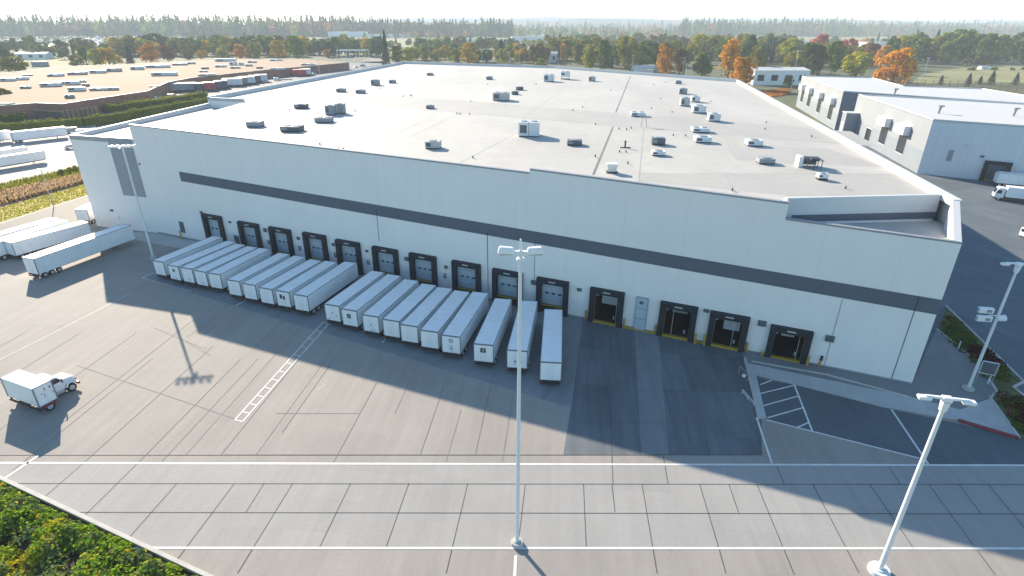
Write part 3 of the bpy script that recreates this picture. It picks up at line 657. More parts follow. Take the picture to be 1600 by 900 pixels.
def trailer(p, ang, L_, W2, label, group, body='trailer', roof='trailer_roof', H=3.32, emblem=None, name='trailer', axles=2, doors=True, cat='trailer'):
    """rear end centred on p, nose towards +y of its own frame"""
    t = thing(name, (p[0], p[1], 0), -ang, label, cat, group)
    w = W2 / 2; z0 = .92
    b = MB(); b.box(-w, w, .06, L_, z0, H); b.add([(-w, .06, H + .003), (w, .06, H + .003), (w, L_, H + .003), (-w, L_, H + .003)], [(0, 1, 2, 3)], 1)
    b.build('cargo_box', [M[body], M[roof]], t, bevel=.03)
    b = MB()
    for sx in (-1, 1): b.box(sx * w - .045, sx * w + .045, .02, .12, z0, H + .02)
    b.box(-w, w, .015, .12, H - .11, H + .025); b.build('rear_frame', M['rail'], t)
    b = MB()
    for sx in (-1, 1): b.box(sx * w - .03, sx * w + .03, .12, L_, H - .05, H + .025)
    b.box(-w, w, L_ - .03, L_ + .03, H - .05, H + .025); b.build('top_rail', M['rail'] if body == 'trailer' else M[body], t)
    if doors:
        for sx in (-1, 1):
            b = MB(); a, c = sorted((sx * .012, sx * (w - .05))); b.box(a, c, .0, .05, z0 + .03, H - .12); dr = b.build('rear_door', M['trailer_door'] if body == 'trailer' else M[body], t)
            q = MB(); q.cyl((sx * .28, -.01, z0 + .05), (sx * .28, -.01, H - .16), .014, n=5); q.box(sx * .28 - .12, sx * .28 + .12, -.035, -.01, z0 + .55, z0 + .62); k = q.build('lock_rod', M['unit_white']); k.parent = dr
    b = MB()
    for sx in (-1, 1): b.box(sx * .5 - .07, sx * .5 + .07, .1, L_ - .3, .62, z0 - .003)
    b.box(-w * .9, w * .9, .1, .25, .62, z0 - .01); b.build('chassis', M['dark'], t)
    b = MB(); b.box(-w * .95, w * .95, -.02, .08, .42, .6); b.build('bumper', M['dark'], t)
    for sx in (-1, 1):
        b = MB(); b.box(sx * w * .84 - .12, sx * w * .84 + .12, -.035, .05, .66, .84); b.build('tail_light', M['red'], t)
    for i in range(axles):
        for sx in (-1, 1): wheel(t, sx * (w - .17), 1.0 + i * 1.15)
    b = MB()
    for sx in (-1, 1): b.box(sx * .55 - .06, sx * .55 + .06, L_ * .8, L_ * .8 + .14, .02, z0)
    b.build('landing_gear', M['dark'], t)
    if emblem:
        b = MB(); k = emblem
        def plate(x0, x1, za, zb, mi=0, y=-.006): b.box(x0, x1, y - .012, y, za, zb, mi)
        if k == 'square': plate(-.42, .18, 2.05, 2.65); plate(-.14, -.05, 2.2, 2.45, 1, -.02)
        elif k == 'arrow': plate(-.4, .3, 2.2, 2.8); plate(-.08, .02, 2.35, 2.65, 1, -.02); plate(-.08, .1, 2.55, 2.62, 1, -.021)
        elif k == 'heart':
            b.add([(-.3, -.02, 2.6), (0, -.02, 2.15), (.3, -.02, 2.6), (.15, -.02, 2.75), (0, -.02, 2.6), (-.15, -.02, 2.75)], [(0, 1, 4, 5), (1, 2, 3, 4)])
            for i in range(4): plate(-.5 + .3 * i, -.42 + .3 * i, 1.1, 1.22)
        elif k == 'blocks': plate(-.55, -.15, 2.1, 2.75); plate(-.02, .32, 2.0, 2.6)
        elif k == 'ring':
            n = 16
            for i in range(n):
                a, c = 2 * math.pi * i / n, 2 * math.pi * (i + 1) / n
                b.add([(math.cos(a) * .26, -.02, 2.65 + math.sin(a) * .26), (math.cos(c) * .26, -.02, 2.65 + math.sin(c) * .26), (math.cos(c) * .17, -.02, 2.65 + math.sin(c) * .17), (math.cos(a) * .17, -.02, 2.65 + math.sin(a) * .17)], [(0, 1, 2, 3)])
            plate(-.14, .14, 1.8, 1.9); plate(-.2, .2, 1.5, 1.58); plate(-.02, .02, 1.0, 1.5)
        elif k == 'pair': plate(-.35, -.12, 1.7, 1.9); plate(.3, .55, 1.7, 1.9)
        elif k == 'dot': plate(-.07, .07, 2.05, 2.2); plate(.55, .65, 1.7, 1.9); plate(-.75, -.6, 1.05, 1.2)
        elif k == 'dots':
            plate(-.08, .08, 1.9, 2.05)
            for i in range(3): plate(-.1 + .25 * i, 0 + .25 * i, 1.1, 1.25)
        elif k == 'small': plate(.2, .36, 1.3, 1.5)
        b.build('emblem', [M['black'], M['white']], t)
    return t


def trailer_px(c, label, group, H=3.32, **kw):
    """c: near left, near right, far left, far right top corners in the photograph"""
    q = [at(x, y, H).xy for x, y in c]; nm = (q[0] + q[1]) / 2; fm = (q[2] + q[3]) / 2; d = fm - nm
    return trailer(nm, math.atan2(d.x, d.y), kw.pop('L_', d.length), kw.pop('W2', 2.3), label, group, H=H, **kw)


ordn = ['first', 'second', 'third', 'fourth', 'fifth', 'sixth', 'seventh', 'eighth', 'ninth', 'tenth']
TR = [((238.8, 406.9), (253.8, 409.7), (332.5, 368.4), (347, 371.5)), ((262, 414), (277, 416.5), (355, 375.4), (368, 379.3)), ((283.8, 417.7), (297.5, 420.5), (370, 380), (381, 383.5)), ((305, 422), (318.5, 425.5), (388.5, 384.5), (401, 387)),
      ((326.3, 426), (341.5, 429.7), (406.5, 387), (419.7, 390)), ((356, 436.5), (371.5, 440.5), (437.5, 394.5), (450.6, 398)), ((380.3, 442), (396, 446.5), (461, 398.4), (475, 403)), ((405.6, 449), (423, 452.5), (486, 403.5), (501, 409)),
      ((431, 453), (450, 457.5), (509.7, 406.5), (524, 411)), ((459.6, 459.4), (478, 463.5), (540, 408), (556, 411.5)),
      ((507.5, 474.2), (528.5, 479.5), (581, 422), (600, 427)), ((535, 481.7), (555, 487), (607, 427.5), (625, 432)), ((568, 491), (588.5, 496), (633, 435), (653, 440)), ((599, 498), (622, 503.5), (660, 442), (681, 447)), ((627.5, 506), (650, 511.5), (684, 447.5), (706.5, 452.5)),
      ((658.7, 515), (682, 520), (711, 453), (733, 457)), ((692, 523), (716.5, 527.5), (739.5, 455), (762, 459)), ((741.5, 537), (769, 540), (774, 465), (799, 469)), ((793, 547), (823, 549), (813, 468.5), (840, 472)), ((844, 566), (878, 567), (851, 483), (878.5, 484))]
EMB = {1: 'heart', 2: 'small', 3: 'small', 8: 'blocks', 10: 'dot', 11: 'square', 12: 'dots', 16: 'ring', 17: 'arrow', 18: 'pair'}
SPECIAL = {0: 'white trailer at the far left end of the docked row, nearest the tall lamp pole', 1: 'white docked trailer with a dark heart shaped mark on its rear doors', 8: 'white docked trailer with two black blocks on its rear doors',
           11: 'white docked trailer with a black square sticker, beside the gap in the row', 16: 'white docked trailer with a ring emblem high on its rear doors', 17: 'white docked trailer with a black arrow sticker high on its rear doors',
           18: 'white docked trailer half hidden behind the centre lamp pole', 19: 'white trailer at the right end of the docked row, blank rear doors facing the yard',
           9: 'white trailer just left of the gap in the docked row', 10: 'white trailer just right of the gap in the docked row, small dot on doors'}
for i, c in enumerate(TR):
    lab = SPECIAL.get(i) or ('white docked trailer, %s from the left in the docked row' % ordn[i] if i < 10 else 'white docked trailer, %s to the right of the gap in the row' % ordn[i - 10])
    trailer_px(c, lab, 'white trailers docked at the warehouse', emblem=EMB.get(i), W2=2.18 + .012 * i, H=3.3)
# parked trailers on the left of the yard
trailer_px(((33, 402), (52, 405), (188, 349), (206, 353)), 'long white trailer with three axles parked beside the left end of the warehouse', 'white trailers parked left of the warehouse', H=3.6, axles=3, W2=2.5)
trailer_px(((5, 376), (17, 381), (124, 345), (140, 347)), 'white trailer parked directly left of the long three axle trailer', 'white trailers parked left of the warehouse', H=3.3, W2=2.3)
trailer_px(((-26, 378), (-12, 383), (95, 343), (105, 345)), 'white trailer third from the warehouse in the parked left row', 'white trailers parked left of the warehouse', H=3.3, W2=2.3)
trailer_px(((-44, 373), (-30, 377), (80, 339.5), (91, 341.5)), 'white trailer farthest from the warehouse in the parked left row', 'white trailers parked left of the warehouse', H=3.3, W2=2.3)
trailer_px(((121, 326), (130, 328), (150, 312), (160, 315)), 'short white box trailer peeping out behind the left corner of the warehouse', 'white trailers parked left of the warehouse', H=3.4, W2=2.3)
# far left concrete yard
trailer_px(((14, 204), (16, 208.5), (98, 196), (103, 199)), 'white trailer parked below the hedge in the far left concrete yard', 'trailers in the far left yard', H=3.7, W2=2.5, doors=False)
trailer_px(((-70, 214), (-68, 219), (9, 201.5), (14, 205)), 'white trailer at the left frame edge below the hedge, nose by the next trailer', 'trailers in the far left yard', H=3.7, W2=2.5)
trailer_px(((-40, 247), (-36, 253), (60, 233), (72, 236)), 'white trailer in front, nearest the grass strip in the far left yard', 'trailers in the far left yard', H=3.4, W2=2.4)
trailer_px(((-60, 241), (-56, 245), (36, 227), (43, 230)), 'white trailer behind the nearest one in the far left yard', 'trailers in the far left yard', H=3.4, W2=2.4)
# trailers backed up to the tan roofed building
CT = [((268, 130), (300, 131), 'cargo_grey', 'pale grey trailer at the near end of the row by the tan roofed building'), ((303, 131), (317, 130), 'cargo_green', 'dark green trailer beside the bright red one'), ((317, 129), (333, 129.5), 'cargo_red', 'bright red trailer in the row by the tan roofed building'),
      ((334, 127), (346, 127), 'cargo_blue', 'slate blue trailer just right of the bright red one'), ((346, 126), (354, 126), 'cargo_blue', 'slate blue trailer left of the white one'), ((354, 122.5), (371, 124), 'cargo_white', 'white trailer in the middle of the row by the tan roofed building'), ((372, 121), (381, 122), 'cargo_tan', 'tan trailer right of the middle white one'),
      ((381, 119.5), (390, 121), 'cargo_white', 'white trailer between a tan and a brown trailer'), ((390, 118), (404, 118.5), 'cargo_brown', 'brown trailer near the far end of the row'), ((404, 116.5), (412, 117.5), 'cargo_white', 'white trailer right of the brown one'), ((463, 108.5), (473, 109.5), 'cargo_red', 'red trailer at the distant end of the brick wall'), ((474, 107.5), (480, 108.5), 'cargo_white', 'white trailer beside the distant red one')]
for a, b_, cm, lab in CT:
    zt = 4.7; q0, q1 = at(*a, zt), at(*b_, zt); d = Vector((-.42, .9)).normalized()
    trailer(((q0 + q1) / 2).xy, math.atan2(d.x, d.y), 8, max(2.4, (q1 - q0).length), lab, 'trailers by the tan roofed building', body=cm, roof=cm if cm != 'cargo_grey' else 'cargo_white', H=zt)

# ------------------------------------------------------------------ trucks and cars
def box_truck(p, ang, label, L_=3.6, W2=2.8):
    t = thing('box_truck', (p[0], p[1], 0), -ang, label, 'truck'); w = 1.28
    w = W2 / 2                                 # cargo box from y = 0 to L_, cab in front
    b = MB(); b.box(-w, w, 0, L_, 1.0, 3.35); b.build('cargo_box', M['white'], t, bevel=.04)
    b = MB()
    for y in (.0, L_):
        for sx in (-1, 1): b.box(sx * w - .05, sx * w + .05, y - .05, y + .05, 1.0, 3.36)
    for sx in (-1, 1): b.box(sx * w - .04, sx * w + .04, 0, L_, .98, 1.06); b.box(sx * w - .035, sx * w + .035, 0.05, L_ - .05, 3.3, 3.37)
    b.build('corner_post', M['rail'], t)
    for y0 in (L_ * .08, L_ * .52):
        b = MB(); b.box(w, w + .03, y0, y0 + L_ * .42, 1.12, 3.15); o = b.build('side_door', M['trailer_door'], t)
        q = MB(); q.box(w + .03, w + .06, y0 + L_ * .36, y0 + L_ * .38, 1.9, 2.2); k = q.build('handle', M['dark']); k.parent = o
    b = MB(); b.box(w + .03, w + .045, L_ * .5, L_ * .58, 2.6, 2.85); b.build('amber_mark', M['amber'], t)
    b = MB(); yk = L_ * .75; b.add([(w + .05, yk, 2.95), (w + .05, yk + .25, 2.75), (w + .05, yk, 2.5), (w + .05, yk + .1, 2.75)], [(0, 3, 2, 1)]); b.box(w + .03, w + .045, L_ * .3, L_ * .37, 2.3, 2.38); b.build('dark_mark', M['black'], t)
    b = MB(); b.box(-.55, .55, 0, L_ + 2.8, .55, .98); b.box(-w, w, -.05, .1, .5, .7); b.build('chassis', M['dark'], t)
    b = MB(); b.box(w - .25, w, .1, L_ * .9, .66, .92); b.box(-w, -w + .25, .1, L_ * .9, .66, .92); b.build('red_side_rail', M['red'], t) if 0 else None
    for sx in (-1, 1):
        b = MB(); b.box(*sorted((sx * (w - .25), sx * w)), .1, L_ * .9, .66, .92); b.build('red_side_rail', M['red'], t)
    b = MB()
    prof = [(L_ + .15, .75), (L_ + .15, 2.55), (L_ + .3, 2.66), (L_ + 1.0, 2.62), (L_ + 1.25, 2.5), (L_ + 1.75, 1.85), (L_ + 1.8, .75)]
    b.extrude_x(prof, -1.08, 1.08); cabo = b.build('cab', M['white'], t, bevel=.09)
    for sx in (-1, 1):
        q = MB(); q.add([(sx * 1.085, L_ + .55, 1.8), (sx * 1.085, L_ + 1.6, 1.8), (sx * 1.085, L_ + 1.22, 2.4), (sx * 1.085, L_ + .6, 2.42)], [(0, 1, 2, 3)]); k = q.build('side_window', M['glass_dark']); k.parent = cabo
        q = MB(); q.box(sx * 1.09 - .02, sx * 1.09 + .02, L_ + .62, L_ + .75, 1.5, 1.58); k = q.build('handle', M['dark']); k.parent = cabo
    q = MB(); q.add([(-.95, L_ + 1.76, 1.9), (.95, L_ + 1.76, 1.9), (.92, L_ + 1.3, 2.48), (-.92, L_ + 1.3, 2.48)], [(0, 1, 2, 3)]); k = q.build('windscreen', M['glass_dark']); k.parent = cabo
    b = MB(); prof = [(L_ + 1.8, .8), (L_ + 1.8, 1.86), (L_ + 2.7, 1.72), (L_ + 3.05, 1.5), (L_ + 3.12, .8)]
    b.extrude_x(prof, -.92, .92); b.build('bonnet', M['white'], t, bevel=.12)
    b = MB(); b.box(-.6, .6, L_ + 3.1, L_ + 3.16, .95, 1.45); b.build('grille', M['dark'], t)
    b = MB(); b.box(-1.1, 1.1, L_ + 3.05, L_ + 3.3, .5, .78); b.build('bumper', M['red'], t, bevel=.04)
    for sx in (-1, 1):
        b = MB(); b.box(sx * .78 - .14, sx * .78 + .14, L_ + 3.08, L_ + 3.17, 1.05, 1.32); b.build('headlight', M['lens'], t, bevel=.03)
        b = MB(); b.cyl((sx * 1.2, L_ + 1.5, 2.0), (sx * 1.42, L_ + 1.5, 2.0), .03, n=6); b.box(sx * 1.42 - .06, sx * 1.42 + .06, L_ + 1.45, L_ + 1.53, 1.75, 2.3); b.build('mirror', M['dark'], t)
        b = MB(); b.extrude_x([(L_ + 1.85, .75), (L_ + 1.95, 1.15), (L_ + 2.35, 1.32), (L_ + 2.75, 1.15), (L_ + 2.9, .8), (L_ + 2.78, .8), (L_ + 2.6, 1.05), (L_ + 2.35, 1.16), (L_ + 2.1, 1.05), (L_ + 1.97, .75)], *sorted((sx * .9, sx * 1.14))); b.build('mudguard', M['white'], t)
        b = MB(); b.box(*sorted((sx * .95, sx * 1.2)), L_ + .5, L_ + 1.6, .5, .62); b.box(*sorted((sx * .9, sx * 1.1)), L_ + .5, L_ + 1.6, .62, .85); b.build('step', M['rim'], t)
        wheel(t, sx * 1.0, L_ + 2.35, .5); wheel(t, sx * (w - .28), .95, .5, .5)
    return t
q = [at(x, y, 3.35).xy for x, y in ((7, 588), (43, 611), (72, 597), (37, 574))]
ax = ((q[2] - q[1]) + (q[3] - q[0])).normalized()
box_truck(((q[0] + q[1]) / 2), math.atan2(ax.x, ax.y), 'white box truck with red side rails driving alone across the sunny yard',
          ((q[2] - q[1]).length + (q[3] - q[0]).length) / 2, ((q[1] - q[0]).length + (q[2] - q[3]).length) / 2)
print('truck', (q[2] - q[1]).length, (q[1] - q[0]).length)

def cab_over(p, ang, label, L_=7):
    t = thing('delivery_truck', (p[0], p[1], 0), -ang, label, 'truck'); w = 1.25
    b = MB(); prof = [(0, .6), (-.05, 1.5), (.35, 2.75), (.6, 2.95), (1.75, 2.95), (1.8, .6)]; b.extrude_x(prof, -w, w); c = b.build('cab', M['white'], t, bevel=.1)
    for sx in (-1, 1):
        k = MB(); k.add([(sx * (w + .005), .2, 1.65), (sx * (w + .005), 1.2, 1.65), (sx * (w + .005), 1.2, 2.45), (sx * (w + .005), .42, 2.45)], [(0, 1, 2, 3)]); o = k.build('side_window', M['glass_dark']); o.parent = c
    k = MB(); k.add([(-1.1, -.06, 1.6), (1.1, -.06, 1.6), (1.05, .28, 2.65), (-1.05, .28, 2.65)], [(0, 1, 2, 3)]); o = k.build('windscreen', M['glass_dark']); o.parent = c
    b = MB(); b.box(-w, w, 2.1, 2.1 + L_, .95, 3.35); b.build('cargo_box', M['trailer'], t, bevel=.05)
    b = MB(); b.box(-w * .98, w * .98, .1, 2.0 + L_, .45, .95); b.build('chassis', M['dark'], t)
    b = MB(); b.box(-w, w, -.12, .15, .35, .75); b.build('bumper', M['dark'], t, bevel=.04)
    for sx in (-1, 1):
        b = MB(); b.box(sx * .9 - .2, sx * .9 + .2, -.15, .0, .75, .95); b.build('headlight', M['lens'], t)
        wheel(t, sx * (w - .17), .95); wheel(t, sx * (w - .17), L_ + .6); wheel(t, sx * (w - .17), L_ + 1.75)
    return t
p0 = at(1551, 312); p1 = at(1640, 322); d = (p1 - p0).normalized()
cab_over((p0 + Vector((-d.y, d.x, 0)) * 1.2).xy, math.atan2(d.x, d.y), 'white cab over truck parked nose to the left in the right hand yard')
p0 = at(1553, 291); d2 = (at(1640, 299) - p0).normalized()
trailer((p0 + Vector((-d2.y, d2.x, 0)) * 1.25).xy, math.atan2(d2.x, d2.y), 9, 2.5, 'white trailer against the right hand building, behind the cab over truck', None, H=3.5)


def small_car(p, ang, label, paint, van=False, group=None, name=None):
    t = thing(name or ('van' if van else 'parked_car'), (p[0], p[1], 0), -ang, label, 'van' if van else 'car', group)
    w = .92; H = 2.0 if van else 1.45
    b = MB()
    if van: prof = [(0, .35), (0, 1.9), (.2, 2.0), (3.6, 2.0), (4.1, 1.25), (4.9, 1.05), (5.0, .35)]
    else: prof = [(0, .35), (.02, .8), (.5, .92), (4.1, .86), (4.4, .65), (4.4, .35)]
    b.extrude_x(prof, -w, w); b.build('body', M[paint], t, bevel=.1)
    if not van:
        b = MB(); b.extrude_x([(.45, .9), (1.0, 1.42), (2.5, 1.45), (3.3, .9)], -w * .84, w * .84); b.build('cabin', M[paint], t, bevel=.08)
    b = MB()
    for sx in (-1, 1):
        if van: b.add([(sx * (w + .004), 3.0, 1.2), (sx * (w + .004), 3.95, 1.2), (sx * (w + .004), 3.55, 1.85), (sx * (w + .004), 3.0, 1.85)], [(0, 1, 2, 3)])
        else: b.add([(sx * (w * .84 + .01), .8, .95), (sx * (w * .84 + .01), 3.0, .95), (sx * (w * .84 + .01), 2.45, 1.36), (sx * (w * .84 + .01), 1.05, 1.36)], [(0, 1, 2, 3)])
    f = (3.65, 1.92, 4.1, 1.3) if van else (2.58, 1.42, 3.25, .95)
    b.add([(-.7, f[0] + .02, f[1]), (.7, f[0] + .02, f[1]), (.75, f[2] + .02, f[3]), (-.75, f[2] + .02, f[3])], [(0, 1, 2, 3)])
    if not van: b.add([(-.7, .96, 1.38), (.7, .96, 1.38), (.75, .5, .97), (-.75, .5, .97)], [(0, 1, 2, 3)])
    else: b.add([(-.7, -.004, 1.2), (.7, -.004, 1.2), (.7, -.004, 1.8), (-.7, -.004, 1.8)], [(0, 1, 2, 3)])
    b.build('window', M['glass_dark'], t)
    for sx in (-1, 1):
        for y in (.8, 3.6): wheel(t, sx * (w - .1), y, .33, .22)
    return t
p = at(101, 233); small_car(p.xy, R(70), 'white car parked beside the left corner of the warehouse wing', 'white')
p = at(104, 208); small_car(p.xy, R(70), 'grey van behind the white car at the warehouse left corner', 'cargo_grey', True)
p = at(121, 211); small_car(p.xy, R(70), 'white van tucked behind the warehouse wing parapet', 'white', True)
p = at(1597, 372); small_car(p.xy, R(80), 'dark windowed white van at the right frame edge in the side yard', 'white', True)
for x, y, lab, pm, v in [(222, 159.5, 'white car parked at the end of the brick wall of the tan building', 'white', 0), (236, 157, 'white van right of the brick wall end', 'white', 1), (262, 153, 'grey van beside the white van near the brick wall end', 'cargo_grey', 1), (298, 141.5, 'white pickup parked below the dark green trailer', 'white', 0), (315, 140, 'white car parked below the bright red trailer', 'white', 0),
                         (352, 135, 'white car parked below the slate blue trailers', 'white', 0), (410, 128.5, 'white car parked below the brown trailer', 'white', 0), (428, 126, 'long white van parked alone beyond the trailer row', 'white', 1), (486, 117, 'white car below the distant red trailer', 'white', 0), (553, 106, 'white car behind the far left edge of the warehouse roof', 'white', 0), (563, 104, 'grey van behind the far left edge of the warehouse roof', 'cargo_grey', 1)]:
    p = at(x, y); small_car(p.xy, R(55), lab, pm, bool(v))

# ------------------------------------------------------------------ lamp poles and street furniture
def lamp_pole(px, H, label, kind='twin', r=.17, base=True, m='steel', group='lamp poles', rz=0, name='lamp_pole', s=1.0):
    p = at(*px) if not isinstance(px, Vector) else px
    t = thing(name, p, rz, label, 'lamp pole', group)
    b = MB(); b.cyl((0, 0, .1), (0, 0, H), r, r * .72, 12); b.build('pole', M[m], t, smooth=False)
    if base:
        b = MB(); b.cyl((0, 0, -.05), (0, 0, .34), .62 * s, .58 * s, 22); b.cyl((0, 0, .34), (0, 0, .42), .36 * s, .32 * s, 16); b.build('base', M['kerb'] if s < 1.2 else M['unit_white'], t, bevel=.03)
    if kind == 'twin':
        b = MB(); b.box(-.5 * s, .5 * s, -.12, .12, H - .3, H - .05); b.cyl((0, 0, H), (0, 0, H + .9 * s), .07, n=6); b.cyl((0, 0, H - .62), (0, 0, H - .5), .38 * s, .3 * s, 10); b.build('crossarm', M['white'], t, bevel=.03)
        for sx in (-1, 1):
            b = MB(); v = [(sx * .45 * s, -.28 * s, H - .25), (sx * .45 * s, .28 * s, H - .25), (sx * 1.75 * s, .3 * s, H - .2), (sx * 1.75 * s, -.3 * s, H - .2),
                           (sx * .55 * s, -.2 * s, H + .22 * s), (sx * .55 * s, .2 * s, H + .22 * s), (sx * 1.6 * s, .22 * s, H + .3 * s), (sx * 1.6 * s, -.22 * s, H + .3 * s)]
            b.add(v, [(0, 1, 2, 3), (4, 7, 6, 5), (0, 4, 5, 1), (1, 5, 6, 2), (2, 6, 7, 3), (3, 7, 4, 0)]); lo = b.build('lamp_head', M['white'], t, bevel=.07)
            q = MB(); q.box(*sorted((sx * .6 * s, sx * 1.65 * s)), -.24 * s, .24 * s, H - .3, H - .24); k = q.build('lens', M['lens']); k.parent = lo
    elif kind == 'wing':
        g = .68; b = MB(); b.box(-.3, .3, -.22, .22, H - .12, H + .22); b.cyl((0, 0, H - .9), (0, 0, H - .15), .22, .3, 10); b.build('mount', M['white'], t, bevel=.06)
        for sx in (-1, 1):
            b = MB(); b.add([(sx * .25, -.12, H + .0), (sx * .25, .12, H + .0), (sx * 1.9 * g, .09, H + .08), (sx * 1.9 * g, -.09, H + .08), (sx * .25, -.12, H + .18), (sx * .25, .12, H + .18), (sx * 1.9 * g, .09, H + .2), (sx * 1.9 * g, -.09, H + .2)],
                            [(0, 1, 2, 3), (4, 7, 6, 5), (0, 4, 5, 1), (1, 5, 6, 2), (2, 6, 7, 3), (3, 7, 4, 0)]); b.build('arm', M['white'], t, bevel=.04)
            b = MB(); b.box(*sorted((sx * 1.3 * g, sx * 2.5 * g)), -.24, .24, H - .1, H + .1); lo = b.build('lamp_head', M['white'], t, bevel=.09)
            q = MB(); q.box(*sorted((sx * 1.4 * g, sx * 2.4 * g)), -.19, .19, H - .15, H - .09); k = q.build('lens', M['lens']); k.parent = lo
    elif kind == 'cluster':
        b = MB(); b.box(-1.9, 1.9, -.08, .08, H - .2, H); b.box(-.1, .1, -1.2, 1.2, H - .2, H - .02); b.build('crossarm', M['white'], t)
        for i in range(5):
            for j in (0, 1):
                x = -1.7 + i * .85; y = -.45 + j * .9
                b = MB(); b.box(x - .27, x + .27, y - .17, y + .17, H - .05, H + .2); lo = b.build('lamp_head', M['white'], t, bevel=.1); lo.rotation_euler = (0, 0, 0)
    else:
        b = MB(); b.box(-.9 * s, .9 * s, -.2 * s, .2 * s, H, H + .18 * s); b.build('lamp_head', M[m], t, bevel=.03)
    return t
lamp_pole((808, 850), 25.3, 'tall white lamp pole with twin lamps standing in the centre of the yard front', 'twin', .165, s=.82)
lamp_pole((1373, 893), 16.0, 'white lamp pole leaning out of the bottom right foreground, twin arm head', 'wing', .2, rz=R(-12), s=1.25)
t3 = lamp_pole((1512, 609), 15.6, 'white lamp pole with camera boxes half way up, on the corner plaza', 'wing', .17, rz=R(-8))
for dz, dx in ((9.9, -1.25), (8.9, -1.1)):
    b = MB(); b.box(dx - .9, dx + .55, -.3, .2, dz, dz + .62); lo = b.build('camera_box', M['white'], t3, bevel=.08); q = MB(); q.box(dx - .94, dx - .9, -.2, .1, dz + .12, dz + .5); q.box(dx - .2, dx + .3, -.33, -.3, dz + .15, dz + .48); k = q.build('camera_window', M['unit_grey']); k.parent = lo
b = MB(); b.cyl((-.9, 0, 9.6), (.1, 0, 9.6), .06, n=6); b.cyl((.0, 0, 9.3), (.75, 0, 9.4), .3, .38, 10); b.build('bracket', M['white'], t3)
lamp_pole((240, 404), 19.6, 'tall white lamp pole with a cluster of floodlights at the left of the dock wall', 'cluster', .2, rz=R(10))
lamp_pole((84, 323), 8.4, 'thin grey street lamp on the verge left of the warehouse', 'tee', .1, False, 'steel_dim')
for (x, yb, yt, lab) in [(500, 121, 86, 'thin white lamp pole behind the far left edge of the warehouse roof'), (567, 108, 80, 'thin white pole beside the steel frame beyond the roof'), (753, 106, 82, 'short white pole behind the far parapet, by the bright yellow tree'), (796, 108, 83, 'short white pole behind the far parapet, left of its twin'), (811, 108, 76, 'tall white pole behind the far parapet, by the brown bush'),
                         (872, 112, 93, 'yellow white pole behind the far parapet under the orange tree'), (987, 116, 89, 'white lamp pole in front of the silver truck beyond the roof'), (1066, 122, 93, 'white lamp pole beyond the roof, left one of a pair'), (1070, 124, 102, 'white lamp pole beyond the roof, right one of a pair'), (1236, 138, 84, 'thin white lamp pole in front of the white house right of the roof'), (1438, 137, 94, 'leaning white lamp pole at the edge of the lawn')]:
    p = at(x, yb); h = (yb - yt) / px_per_m(p) * 1.0
    lamp_pole(p, h, lab, 'tee', .16, False, 'steel', 'distant lamp poles', s=1.3)
bol0 = None
def bollard(p, label, h=1.15):
    global bol0
    if bol0 is None:
        bol0 = thing('bollard', p, 0, label, 'bollard', 'yellow bollards along the dock wall')
        b = MB(); b.cyl((0, 0, 0), (0, 0, 1.08), .15, n=10); b.build('post', M['yellow'], bol0); b = MB(); b.cyl((0, 0, 1.08), (0, 0, 1.16), .15, .06, 10); b.build('cap', M['yellow'], bol0)
    else: copy_thing(bol0, p, 0, label, None, (1, 1, h / 1.15))
BOL = [(893, 490, 'yellow bollard right of the last closed dock door'), (915, 500, 'yellow bollard at the left of the first open dock door'), (974, 513, 'yellow bollard at the right of the first open dock door'), (1023, 522, 'yellow bollard at the left of the second open dock door'), (1085, 536.5, 'yellow bollard at the right of the second open dock door'),
       (1099.5, 539, 'yellow bollard at the left of the third open dock door'), (1165, 551, 'yellow bollard at the right of the third open dock door'), (1190, 557, 'short yellow bollard at the left of the last open dock door'), (1260, 572.5, 'yellow bollard at the right of the last open dock door')]
for x, y, lab in BOL: bollard(at(x, y), lab, .75 if 'short' in lab else 1.5)
for s, lab in [(51.6, 'second closed dock door bollard'), ]: pass
for i, (x, y) in enumerate([(572, 424), (631.5, 435.5), (641, 437.5), (688, 447), (704, 450), (755, 462), (769, 466), (818, 470), (477, 403), (530, 414)]):
    bollard(at(x, y), 'yellow bollard half hidden behind the docked trailers at the dock wall', 1.4)
bo = copy_thing(bol0, at(284, 374), 0, 'yellow and black post on the pavement left of the docked trailers', None, (.9, .9, 1.6))
# kerb along the wall between doors
b = MB(); wbox(b, 93.6, 98.0, .05, .35, .0, .22); tag(b.build('kerb', M['yellow']), kind='structure')
b = MB(); wbox(b, 103.2, 104.4, .05, .35, .0, .2); tag(b.build('kerb', M['yellow']), kind='structure')
sheet('left_walk', P((170, 366), (208, 362), (247, 365), (330, 382), (300, 391), (268, 386)), .012, 'sidewalk')
p = at(1279, 573); t = thing('hose_post', p, 0, 'small orange and black hose post against the wall right of the last dock door', 'post')
b = MB(); b.cyl((0, 0, 0), (.1, .05, .9), .12, n=8); b.build('post', M['amber'], t); b = MB(); b.box(0, .22, -.08, .14, .9, 1.5); b.build('head', M['black'], t)
p = at(1163, 592, .2); t = thing('handrail', p, R(12), 'bent grey pipe handrail at the left end of the pavement', 'handrail')
b = MB()
for y in (-.6, 1.2): b.cyl((0, y, 0), (0, y, 1.0), .04, n=6)
b.cyl((0, -.6, 1.0), (0, 1.2, 1.0), .04, n=6); b.cyl((-.5, -.6, 1.0), (0, -.6, 1.0), .04, n=6); b.build('rail', M['unit_grey'], t)
b = MB(); b.box(-.75, -.45, -.75, -.45, .75, 1.1); b.build('box', M['unit_white'], t, bevel=.03)
p = at(1168, 625); t = thing('kerb_rail', p, R(10), 'low white tubular rail beside the pavement kerb at the dark apron', 'rail')
b = MB()
for y in (-1.2, 0, 1.2): b.cyl((0, y, 0), (0, y, .55), .04, n=6)
